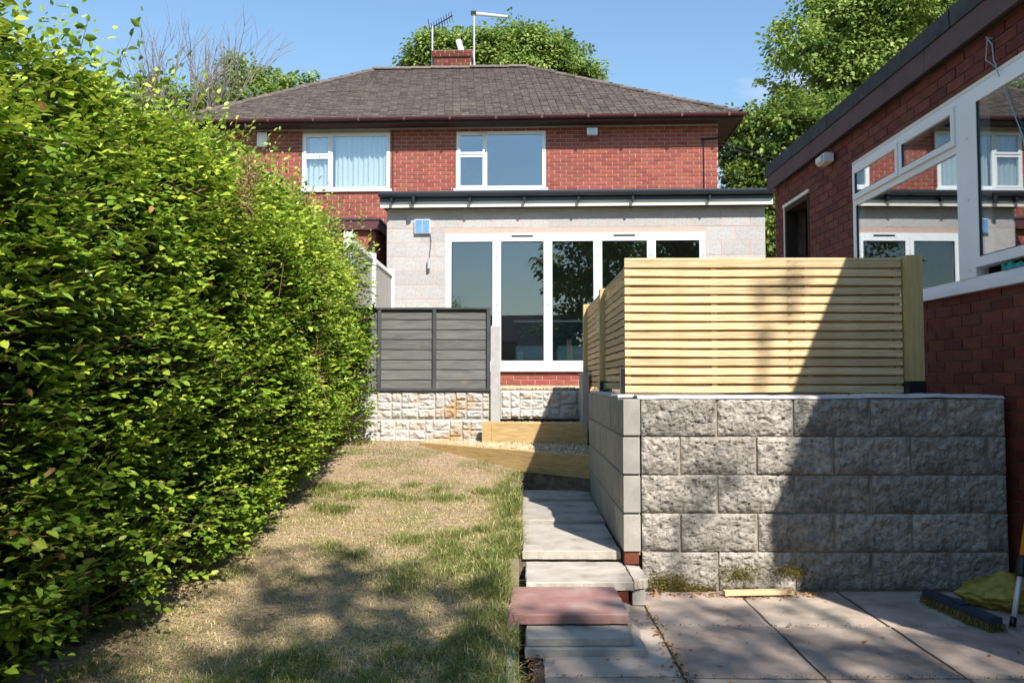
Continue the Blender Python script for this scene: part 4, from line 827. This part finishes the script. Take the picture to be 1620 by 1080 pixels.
MB().tube([L(0.01), L(.215)], .0125, 12).build('inner_tube', 'white_metal', bp, smooth=True); MB().tube([L(.205), L(1)], .017, 12).build('handle', 'orange_plastic', bp, smooth=True); MB().tube([L(.185), L(.195), L(.25), L(.262)], [.018, .023, .023, .019], 12).build('locking_collar', 'black_plastic', bp, smooth=True); MB().tube([L(0), L(.035)], [.016, .014], 10).build('end_cap', 'black_plastic', bp, smooth=True)
# overhead wires to the house
for dz in (0, -.35):
    a = H @ Vector((hr+.05, HW_Y-.05, hp(1135, 225, HW_Y).z+dz*.2)); b = Vector((16, 22, 5.2+dz*1.5)); pts = [a.lerp(b, t)+Vector((0,0,-1.2*t*(1-t))) for t in np.linspace(0, 1, 10)]
    props(MB().tube([p-a for p in pts], .007, 5).build('overhead_wire', 'gutter_grey', None), ['upper thin overhead wire running from the house corner into the tree', 'lower thin overhead wire running from the house corner into the tree'][0 if dz == 0 else 1], 'wire', 'overhead wires').location = a

# ------------------------------------------------------------------ hedge
hg = thing('hornbeam_hedge', (-2.05, 5, .1), 'tall dense green hornbeam hedge along the lawn', 'hedge')
HXF = -1.60
def hedge_prof(y, t):
    """face x and height for the hedge at depth y, t in 0..1 up the face"""
    zt = np.interp(y, [-1, 3, 5, 6.5, 8, 8.9], [2.52, 2.50, 2.66, 2.72, 2.72, 2.55]); zb_ = lz(0, y)+.05
    z = zb_+(zt-zb_)*t; bul = .10*np.sin(np.clip(t, 0, 1)*3.1)-.30*np.clip((t-.78)/.22, 0, 1)**2-.12*np.clip((.15-t)/.15, 0, 1)-.13*np.clip((y-6.2)/2.2, 0, 1); return HXF+bul, z
NS = 24000; y = nr.uniform(.9, 8.85, NS); t = nr.random(NS)**.9
kp = np.array([mnoise.noise((a*2.6, b*7, 7))+.7*mnoise.noise((a*7, b*16, 3)) for a, b in zip(y, t)]) > nr.normal(-.10, .16, NS); y, t = y[kp], t[kp]; NS = len(y)
fx, fz = hedge_prof(y, t); lump = np.array([mnoise.noise((a*1.3, b*1.8, 0))*.17+mnoise.noise((a*4, b*4, 4))*.08 for a, b in zip(y, fz)])
dep = nr.exponential(.10, NS); base = np.stack([fx+lump-dep-.12, y, fz], 1)
top = nr.random(NS) < .15; base[top, 0] = HXF-.25-nr.random(top.sum())*.75; base[top, 2] = hedge_prof(y[top], 1)[1]-.10+.10*nr.normal(size=top.sum())*.8
endm = nr.random(NS) < .06; base[endm, 1] = 8.72+nr.normal(size=endm.sum())*.07; base[endm, 0] = HXF-nr.random(endm.sum())*.8
dr_ = np.stack([nr.normal(.75, .3, NS), nr.normal(.28, .45, NS), nr.normal(.33, .25, NS)], 1); dr_[top] += np.array([-.45, 0, .75]); dr_[endm] += np.array([-.3, .8, 0]); dr_ /= np.linalg.norm(dr_, axis=1, keepdims=True)
slen = nr.uniform(.09, .24, NS); slen[top] *= nr.uniform(1, 2.6, top.sum()); K = 7
P, A, Nn, LL, WW, TT = [], [], [], [], [], []; side0 = np.cross(dr_, np.array([0, 0, 1.0])); side0 /= np.linalg.norm(side0, axis=1, keepdims=True); upn = np.cross(side0, dr_)
stone = nr.random(NS)
for k in range(K):
    q = (k+.6)/K; s_ = 1 if k % 2 else -1; p = base+dr_*(slen*q)[:, None]-np.array([0, 0, .03])*(q*q)
    ax = dr_*.55+side0*s_*(.8+.2*nr.random((NS, 1)))+nr.normal(0, .22, (NS, 3))-np.array([0, 0, .18])
    if k == K-1: ax = dr_+nr.normal(0, .15, (NS, 3))
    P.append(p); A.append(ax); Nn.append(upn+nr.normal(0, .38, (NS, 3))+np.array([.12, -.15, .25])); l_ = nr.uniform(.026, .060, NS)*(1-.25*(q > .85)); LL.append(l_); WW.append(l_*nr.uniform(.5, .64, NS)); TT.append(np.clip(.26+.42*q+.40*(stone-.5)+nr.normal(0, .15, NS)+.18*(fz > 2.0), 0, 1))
P, A, Nn, LL, WW, TT = map(np.concatenate, (P, A, Nn, LL, WW, TT))
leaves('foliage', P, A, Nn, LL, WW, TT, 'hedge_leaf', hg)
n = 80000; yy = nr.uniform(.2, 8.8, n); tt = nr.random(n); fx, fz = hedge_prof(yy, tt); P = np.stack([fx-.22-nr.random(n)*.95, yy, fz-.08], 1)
leaves('inner_foliage', P, unit(n), unit(n)+np.array([0, 0, .6]), nr.uniform(.05, .09, n), nr.uniform(.035, .055, n), np.clip(nr.normal(.03, .05, n), 0, 1), 'hedge_leaf', hg)  # inner leaves coloured near-black to paint shade into the hedge gaps
n = 75; yy = nr.uniform(1.5, 8.7, n); tt = nr.random(n); fx, fz = hedge_prof(yy, tt); leaves('dead_leaves', np.stack([fx-.02+nr.normal(0, .05, n), yy, fz], 1), unit(n), unit(n), nr.uniform(.025, .045, n), nr.uniform(.015, .025, n), nr.random(n), 'dead_leaf', hg)
tw = MB(); sel = nr.choice(NS, 2600, replace=False)
for i in sel:
    p = Vector(base[i]); d = Vector(dr_[i]); tw.tube([p-d*.15, p+d*slen[i]*.5-Vector((0,0,.006)), p+d*slen[i]-Vector((0,0,.03))], [.003, .0022, .001], 3, cap=False)
tw.build('twigs', 'twig', hg, kind='stuff')
for i in range(17):
    y = .8+i*.48+rnd.uniform(-.08, .08); z0 = float(lz(0, y)); x = -1.98+rnd.uniform(-.08, .08); pts = [(x, y, z0-.05), (x+rnd.uniform(-.03, .03), y+.02, z0+.4), (x+rnd.uniform(-.1, .1), y+rnd.uniform(-.1, .1), z0+1.2), (x+rnd.uniform(-.15, .15), y+rnd.uniform(-.2, .2), z0+2.0)]
    MB().tube(pts, [.022, .02, .016, .006], 7).build('stem', 'bark', hg, smooth=True)
    for q in range(3): z = z0+.3+rnd.random()*1.2; MB().tube([(x, y, z), (x+.12+rnd.random()*.15, y+rnd.uniform(-.3, .3), z+.3)], [.014, .006], 5).build('branch', 'bark', hg)
for (px, py0, py1, D_) in ((478, 395, 640, 6.6), (352, 250, 340, 4.4)):
    pts = [aty(px+10*math.sin(i*1.1)+i*3, py0+(py1-py0)*i/6, D_)+Vector((.10, 0, 0)) for i in range(7)]; sd = thing('seed_stem', pts[-1], ['dry brown climber stem with seed heads on the hedge face', 'short dry seed stem high on the hedge'][0 if D_ > 6 else 1], 'seed stem')
    MB().tube(pts, .004, 5).build('stem', 'twig', sd); n = 500; cs = np.array(pts)[nr.integers(1, 6, n)]; P = cs+nr.normal(0, .028, (n, 3)); leaves('seed_heads', P, unit(n), unit(n), np.full(n, .016), np.full(n, .007), nr.random(n), 'seed_head', sd)
# fern in the near corner under the hedge
fe = thing('fern', (-1.60, 2.72, .05), 'small bright fern frond at the foot of the hedge', 'fern'); P, A, Nn, LL, WW = [], [], [], [], []; st_ = MB()
for fr in range(5):
    az = -1.3+fr*.55; d = Vector((math.cos(az), math.sin(az), 0)); pts = [Vector((-1.60, 2.72, .06))+d*(.30*q)+Vector((0, 0, .20*q-.20*q*q+.02)) for q in np.linspace(0, 1, 18)]; st_.tube(pts, .002, 4)
    for i, p in enumerate(pts[2:]):
        for s_ in (-1, 1): P.append(p); A.append(Vector((-d.y*s_, d.x*s_, .05))+d*.5); Nn.append((0, 0, 1)); LL.append(.075*(1-i/18)+.008); WW.append(.017)
st_.build('frond_stem', 'twig', fe); leaves('fronds', np.array(P), np.array([list(a) for a in A]), np.array(Nn, dtype=float), np.array(LL), np.array(WW), nr.random(len(P)), 'fern_leaf', fe)

# ------------------------------------------------------------------ grass blades and litter
def patch(x, y): return mnoise.noise((x*1.1, y*1.1, 5))*.6+mnoise.noise((x*3.2, y*3.2, 9))*.35
def blades(name, n, y0, hmin, hmax, wmin, wmax, mode):
    y = y0+(8.98-y0)*nr.random(n)**1.3; x = nr.uniform(-1.95, .03, n)
    if mode == 'tuft':
        k = n//70; cx, cy = nr.uniform(-1.8, .0, k), y0+(8.9-y0)*nr.random(k)**1.3; w_ = np.array([patch(a, b) for a, b in zip(cx, cy)]); ok = (w_ > .10) | (cx > -.25); cx, cy = cx[ok], cy[ok]
        q = nr.integers(0, len(cx), n); x = cx[q]+nr.normal(0, .045, n); y = cy[q]+nr.normal(0, .06, n)
    g = np.array([patch(a, b) for a, b in zip(x, y)]); edge = (x > -.26)&(y < 6.6); g += .5*np.clip((x+.34)/.3, 0, 1)*(y < 6.9)-.11+.3*((y > 8.3)*(x < -1.2))
    keep = (x > -1.88+.12*nr.random(n)) & (x < .025) & (y < 8.97) & ~((x > -.0) & (y < 3.85)) & ~((x > -.075+.03*nr.random(n)) & (y > 3.78) & (y < 4.95)) & ~((x > lo0.x-.05) & (y > lo0.y-(x-lo0.x)*(lo0.y-lo1.y)/(lo1.x-lo0.x)-.03))
    if mode == 'turf': keep &= nr.random(n) < np.clip(.5+1.1*g, .22, 1)
    if mode == 'straw': keep &= nr.random(n) < np.clip(.75-.8*g, .15, 1)
    x, y, g, edge = x[keep], y[keep], g[keep], edge[keep]; n = len(x); z = lawn_z(x, y); h = nr.uniform(hmin, hmax, n)*(1+.5*edge*(mode != 'straw')); d = nr.normal(size=(n, 2)); d /= np.linalg.norm(d, axis=1, keepdims=True)
    if mode == 'straw': lay = nr.uniform(2.5, 6, n); h = h*.25; tone = nr.uniform(.7, 1, n)
    elif mode == 'tuft': lay = nr.uniform(.4, 2.0, n); tone = np.where(nr.random(n) < .13, nr.uniform(.6, 1, n), nr.uniform(0, .4, n))
    else: lay = np.where(g < .08, 1.7, .75)*nr.uniform(.4, 1.5, n); tone = np.where(nr.random(n) < np.clip(.60-1.3*g, .06, .93), nr.uniform(.58, 1, n), nr.uniform(0, .45, n))
    P = np.stack([x, y, z-.002], 1); Wd = np.stack([-d[:, 1], d[:, 0], np.zeros(n)], 1)*nr.uniform(wmin, wmax, n)[:, None]; dd = np.stack([d[:, 0]*lay*h, d[:, 1]*lay*h, np.zeros(n)], 1); zz = np.array([0, 0, 1.0])
    md = P+dd*.45+zz*(h*.7)[:, None]; tip = P+dd*1.2+zz*(h*np.where(lay > 1.2, .6, 1))[:, None]; return np.stack([P-Wd, P+Wd, md+Wd*.8, md-Wd*.8, tip], 1), tone
parts_ = [blades('a', 230000, 2.2, .008, .026, .0013, .0028, 'turf'), blades('b', 24000, 2.2, .02, .055, .0012, .0026, 'tuft'), blades('c', 52000, 2.2, .04, .075, .0010, .0020, 'straw')]
V = np.concatenate([p[0] for p in parts_]).reshape(-1, 3); tone = np.concatenate([p[1] for p in parts_]); n = len(tone); i = np.arange(n)[:, None]*5; me = bpy.data.meshes.new('grass')
F4 = (i+np.array([0,1,2,3])); F3 = (i+np.array([3,2,4])); lt = np.concatenate([F4.ravel(), F3.ravel()]).astype(np.int32); me.vertices.add(len(V)); me.vertices.foreach_set('co', V.astype(np.float32).ravel()); me.loops.add(len(lt)); me.loops.foreach_set('vertex_index', lt)
me.polygons.add(2*n); me.polygons.foreach_set('loop_start', np.concatenate([np.arange(n)*4, 4*n+np.arange(n)*3]).astype(np.int32)); at = me.attributes.new('tone', 'FLOAT', 'POINT'); at.data.foreach_set('value', np.repeat(tone, 5).astype(np.float32)); me.update(calc_edges=True)
props(link('grass', me, 'grass_blade', None, (0,0,0)), 'sparse green and straw-dry grass of the sloping lawn', 'grass', kind='stuff')
lt_ = thing('leaf_litter', (1.2, 4.6, 0), 'scattered dry brown leaves and bits along the wall foot', 'leaf litter'); lt_['kind'] = 'stuff'
n = 620; P = np.concatenate([np.stack([nr.uniform(.75, 1.75, 300), 4.80-np.abs(nr.normal(0, .05, 300)), np.full(300, .006)], 1), np.stack([.685+nr.normal(0, .02, 140), nr.uniform(3.0, 4.5, 140), np.full(140, .006)], 1), np.stack([nr.uniform(.1, 2.6, 90), nr.uniform(2.6, 4.8, 90), np.full(90, .006)], 1), np.stack([.04+np.abs(nr.normal(0, .03, 90)), nr.uniform(3.0, 3.7, 90), np.full(90, .008)], 1)])
leaves('dry_leaves', P, unit(n)*np.array([1, 1, .25]), unit(n)*.5+np.array([0, 0, 1]), nr.uniform(.010, .032, n), nr.uniform(.006, .016, n), nr.random(n), 'dead_leaf', lt_)

lx, ly = nr.uniform(-1.7, -.1, 90), nr.uniform(2.6, 8.2, 90); P = np.stack([lx, ly, lawn_z(lx, ly)+.012], 1)
leaves('lawn_leaves', P, unit(90)*np.array([1, 1, .25]), unit(90)*.5+np.array([0, 0, 1]), nr.uniform(.015, .04, 90), nr.uniform(.01, .022, 90), nr.random(90), 'dead_leaf', lt_)
n = 900; a_ = nr.integers(0, 5, n); P = np.stack([np.where(a_ == 0, .685+nr.normal(0, .006, n), nr.uniform(.1, 2.8, n)), np.choose(a_, [nr.uniform(2.8, 4.8, n), 4.18+nr.normal(0, .006, n), 3.467+nr.normal(0, .006, n), 4.85-np.abs(nr.normal(0, .012, n)), 2.755+nr.normal(0, .006, n)]), np.full(n, .0)], 1)
leaves('joint_moss', P, unit(n)+np.array([0, 0, .4]), unit(n), nr.uniform(.005, .012, n), nr.uniform(.004, .008, n), nr.random(n), 'moss', lt_)
# ------------------------------------------------------------------ trees
def tree(name, base, lobes, nleaf, size, m, label, trunk_r=.28, group=None, seed=1, clump=34, cat='tree', spread=1.0):
    """lobes: (x, y, z, rx, ry, rz); leaves sit in small sprays over the shell and volume of each lobe"""
    t = thing(name, base, label, cat, group); base = Vector(base); top = Vector(max(lobes, key=lambda l: l[2])[:3]); mid = sum((Vector(l[:3]) for l in lobes), Vector())/len(lobes)
    MB().tube([base-Vector((0,0,.3)), base.lerp(mid, .4)+Vector((.1, 0, 0)), mid, top], [trunk_r, trunk_r*.75, trunk_r*.45, trunk_r*.12], 9).build('trunk', 'bark', t, smooth=True)
    for l in lobes:
        c = Vector(l[:3]); s_ = base.lerp(mid, .45+.4*rnd.random()); MB().tube([s_, s_.lerp(c, .5)+Vector((0, 0, -.15)), c, c+Vector((rnd.uniform(-.6, .6)*l[3], rnd.uniform(-.6, .6)*l[4], .6*l[5]))], [trunk_r*.34, trunk_r*.22, trunk_r*.12, .01], 6).build('limb', 'bark', t, smooth=True)
    vol = np.array([l[3]*l[4]+l[3]*l[5] for l in lobes]); nc = int(nleaf/clump); cnt = np.maximum(1, (vol/vol.sum()*nc).astype(int)); Pc, Oc = [], []
    for l, c in zip(lobes, cnt):
        d = unit(c); r = nr.uniform(.45, 1.08, c)**.6; lump = np.array([1+.42*mnoise.noise(Vector(q)*2.2+Vector((l[0], l[1], l[2]))) for q in d])
        Pc.append(np.array(l[:3])+d*(r*lump)[:, None]*np.array(l[3:])); Oc.append(d)
    Pc, Oc = np.concatenate(Pc), np.concatenate(Oc); nc = len(Pc); cs = spread*size*nr.uniform(2.0, 4.2, nc)
    off = unit(nc*clump)*(nr.random(nc*clump)**.5)[:, None]; off[:, 2] *= .5; P = np.repeat(Pc, clump, 0)+off*np.repeat(cs, clump)[:, None]; out = np.repeat(Oc, clump, 0)
    A = off+out*.5+unit(len(P))*.6-np.array([0, 0, .35]); Nn = np.array([0, 0, 1.0])+out*.5+unit(len(P))*.55; L_ = size*nr.uniform(.7, 1.35, len(P)); tone = np.clip(np.repeat(nr.normal(.5, .17, nc), clump)+nr.normal(0, .16, len(P)), 0, 1)
    leaves('crown', P, A, Nn, L_, L_*nr.uniform(.55, .8, len(P)), tone, m, t); return t
def W(px, py, D): p = aty(px, py, D); return (p.x, p.y, p.z)
def lob(px, py, D, r, ry=None, rz=None, dy=0): p = aty(px, py, D); s_ = D/FPX; return (p.x, p.y+dy, p.z, r*s_, (ry or r)*s_, (rz or r)*s_)
# big lime behind the outbuilding
D = 21
tree('lime_tree', W(1330, 600, D)[:2]+(1.0,), [lob(1330, 60, D, 90, rz=70), lob(1400, 20, D, 100, rz=70), lob(1290, 120, D, 70, rz=50), lob(1370, 110, D, 90, rz=70), lob(1470, 60, D+1, 90, rz=70), lob(1440, -60, D, 110), lob(1330, -30, D, 70), lob(1260, 70, D-1, 42, rz=38)], 46000, .105, 'lime_leaf', 'tall leafy lime tree rising behind the brick outbuilding', .3)
tree('lime_tree', W(1215, 600, 19)[:2]+(1.0,), [lob(1230, 215, 19, 85, rz=55), lob(1175, 260, 19, 45, rz=60), lob(1290, 190, 19.5, 70, rz=40), lob(1190, 330, 18.5, 50, rz=70), lob(1240, 300, 19, 60, rz=60), lob(1350, 210, 20, 80, rz=60), lob(1215, 400, 18.5, 40, rz=60)], 36000, .10, 'deep_leaf', 'lower dark green tree filling the gap between house and outbuilding', .22)
D = 34
tree('ash_tree', W(800, 600, D)[:2]+(1.0,), [lob(700, 88, D, 52, rz=38), lob(760, 82, D, 45, rz=34), lob(830, 82, D, 62, rz=36), lob(885, 105, D, 45, rz=36), lob(925, 125, D, 30, rz=22), lob(662, 98, D, 24, rz=18), lob(820, 130, D+1, 105, rz=40)], 48000, .15, 'lime_leaf', 'broad sunlit tree showing above the roof ridge behind the aerials', .4)
D = 26
tree('ash_tree', W(400, 600, D)[:2]+(1.0,), [lob(378, 118, D, 26, rz=22), lob(415, 128, D, 22, rz=14), lob(450, 132, D, 22, rz=10), lob(490, 122, D, 10, rz=6), lob(350, 165, D, 45, rz=28), lob(420, 175, D, 60, rz=30)], 9000, .13, 'lime_leaf', 'light green tree showing left of the roof slope above the hedge', .2)
tree('ivy_tree', W(250, 600, 23)[:2]+(1.0,), [lob(240, 150, 24, 30, rz=26), lob(280, 180, 24, 50, rz=30), lob(210, 190, 24, 50, rz=36), lob(330, 170, 24, 22, rz=24)], 9000, .12, 'deep_leaf', 'dark green ivy-clad tree under the bare dead branches', .2)
# dead tree: bare branches
dt = thing('dead_tree', W(270, 600, 22.5)[:2]+(1.0,), 'bare dead tree with pale twigs standing above the hedge', 'tree'); mbt = MB(); mbw = MB()
def limb(p, d, L_, r, lv):
    pts = [p]; q = p.copy(); dd = d.copy()
    for i in range(4): dd = (dd+Vector((rnd.uniform(-.16, .16), rnd.uniform(-.16, .16), rnd.uniform(-.02, .12)))).normalized(); q = q+dd*(L_/4); pts.append(q.copy())
    (mbt if lv < 2 else mbw).tube(pts, [r*(1-.17*i) for i in range(5)], 5 if lv < 2 else 4, cap=False)
    if lv < 4:
        for k in range(4 if lv < 3 else 3):
            i = rnd.choice([2, 3, 4]); nd = (dd+Vector((rnd.uniform(-.75, .75), rnd.uniform(-.6, .6), rnd.uniform(-.1, .6)))).normalized(); limb(pts[i], nd, L_*rnd.uniform(.5, .72), r*.5, lv+1)
b0 = Vector(W(270, 600, 22.5)[:2]+(1.0,)); mbt.tube([b0, b0+Vector((.1, 0, 3)), b0+Vector((.0, 0, 5.6))], [.22, .17, .12], 8)
for k in range(13): limb(b0+Vector((rnd.uniform(-.9, .9), 0, 4.4+.17*k)), Vector((-1.0+2.0*k/12+rnd.uniform(-.15, .15), rnd.uniform(-.3, .3), 1)).normalized(), rnd.uniform(1.7, 2.5), .055, 1)
mbt.build('trunk', 'dead_bark', dt); mbw.build('twigs', 'dead_bark', dt, kind='stuff')
# garden trees behind the photographer: one casts the dappled shade, dense ones block sky light and show in the door glass
sp_ = []
for (gx_, gy_, gz_, r_, hz) in ((-1.35, 4.75, .15, .42, 9.0), (-.95, 4.35, .1, .30, 8.3), (-.62, 4.55, .1, .26, 9.3), (-1.25, 3.75, .06, .55, 9.8), (-.5, 3.75, .06, .40, 8.8), (-.25, 4.25, .1, .22, 9.5), (-.85, 3.1, .05, .55, 9.2), (-.3, 3.1, .05, .5, 10), (.85, 4.5, 0, .2, 9.4), (1.25, 4.2, 0, .22, 8.8),
        (1.0, 3.75, 0, .32, 9.6), (1.75, 3.65, 0, .28, 9.0), (.35, 3.45, 0, .4, 10), (.45, 4.15, .1, .2, 9.1), (1.5, 3.1, 0, .5, 10.2), (2.2, 3.35, 0, .4, 9.5), (.6, 2.9, 0, .5, 9.7), (.95, 4.87, .45, .16, 9.3), (1.62, 5.36, 1.55, .12, 9.9), (-1.9, 3.0, .05, .5, 9.6)):
    k = (hz-gz_)/-SUN.z; sp_.append((gx_-SUN.x*k, gy_-SUN.y*k, hz, r_, r_*1.1, r_*.7))
tree('shade_tree', (6.5, -9.5, 0), sp_, 3300, .11, 'deep_leaf', 'tall garden tree standing behind the patio, shading the foreground', .2, clump=16, spread=.55)
for (x, y, h, lab) in ((2.2, -8.5, 8.6, 'dense unseen tree set behind the patio to block sky light, mirrored in the middle door panes'), (6.4, -9.5, 9.2, 'tall dense unseen tree behind the shade tree, added to block sky light'), (10.5, -8, 9, 'dense unseen tree beyond the outbuilding, added to block sky light'), (-9.5, -9, 8.8, 'round unseen tree on the bungalow side, added to block sky light')):
    tree('sky_block_tree', (x, y, 0), [(x, y, h*.55, 2.3, 2.0, 1.9), (x-1.3, y, h*.72, 1.7, 1.6, 1.4), (x+1.2, y+.3, h*.68, 1.8, 1.7, 1.5), (x, y-.3, h*.88, 1.6, 1.5, 1.2), (x-1.2, y+.2, h*.36, 1.6, 1.5, 1.3), (x+1.4, y, h*.34, 1.6, 1.5, 1.2)], 11000, .2, 'deep_leaf', lab, .25, 'unseen trees blocking sky light')  # dense belt added close behind the camera to block sky light
bg_ = thing('bungalow', (-7, -27, 0), 'low brick bungalow with dark gabled roof across the gardens', 'house')
MB().box(-15, .5, -30, -23, -.05, 2.6).build('wall', 'bungalow_brick', bg_); MB().prism([(-15.4, -22.5, 2.55), (-15.4, -30.5, 2.55), (-15.4, -26.5, 5.4)], (16.3, 0, 0)).build('roof', 'bungalow_roof', bg_)
for x in (-13.5, -10.5, -6): q = MB().box(x, x+1.6, -22.99, -22.95, .9, 2.1).build('window', 'white_pvc', bg_); MB().box(x+.08, x+1.52, -22.948, -22.94, .98, 2.02).build('pane', 'house_glass', q)
props(B(-30, 30, -21.6, -21.4, -.05, 1.7).build('back_fence', 'grey_timber', None, (0, -21.5, 0)), 'long grey timber fence at the far end of the garden', 'fence')
print('objects', len(bpy.data.objects), 'tris', sum(len(o.data.polygons)*2 for o in bpy.data.objects if o.type == 'MESH'))
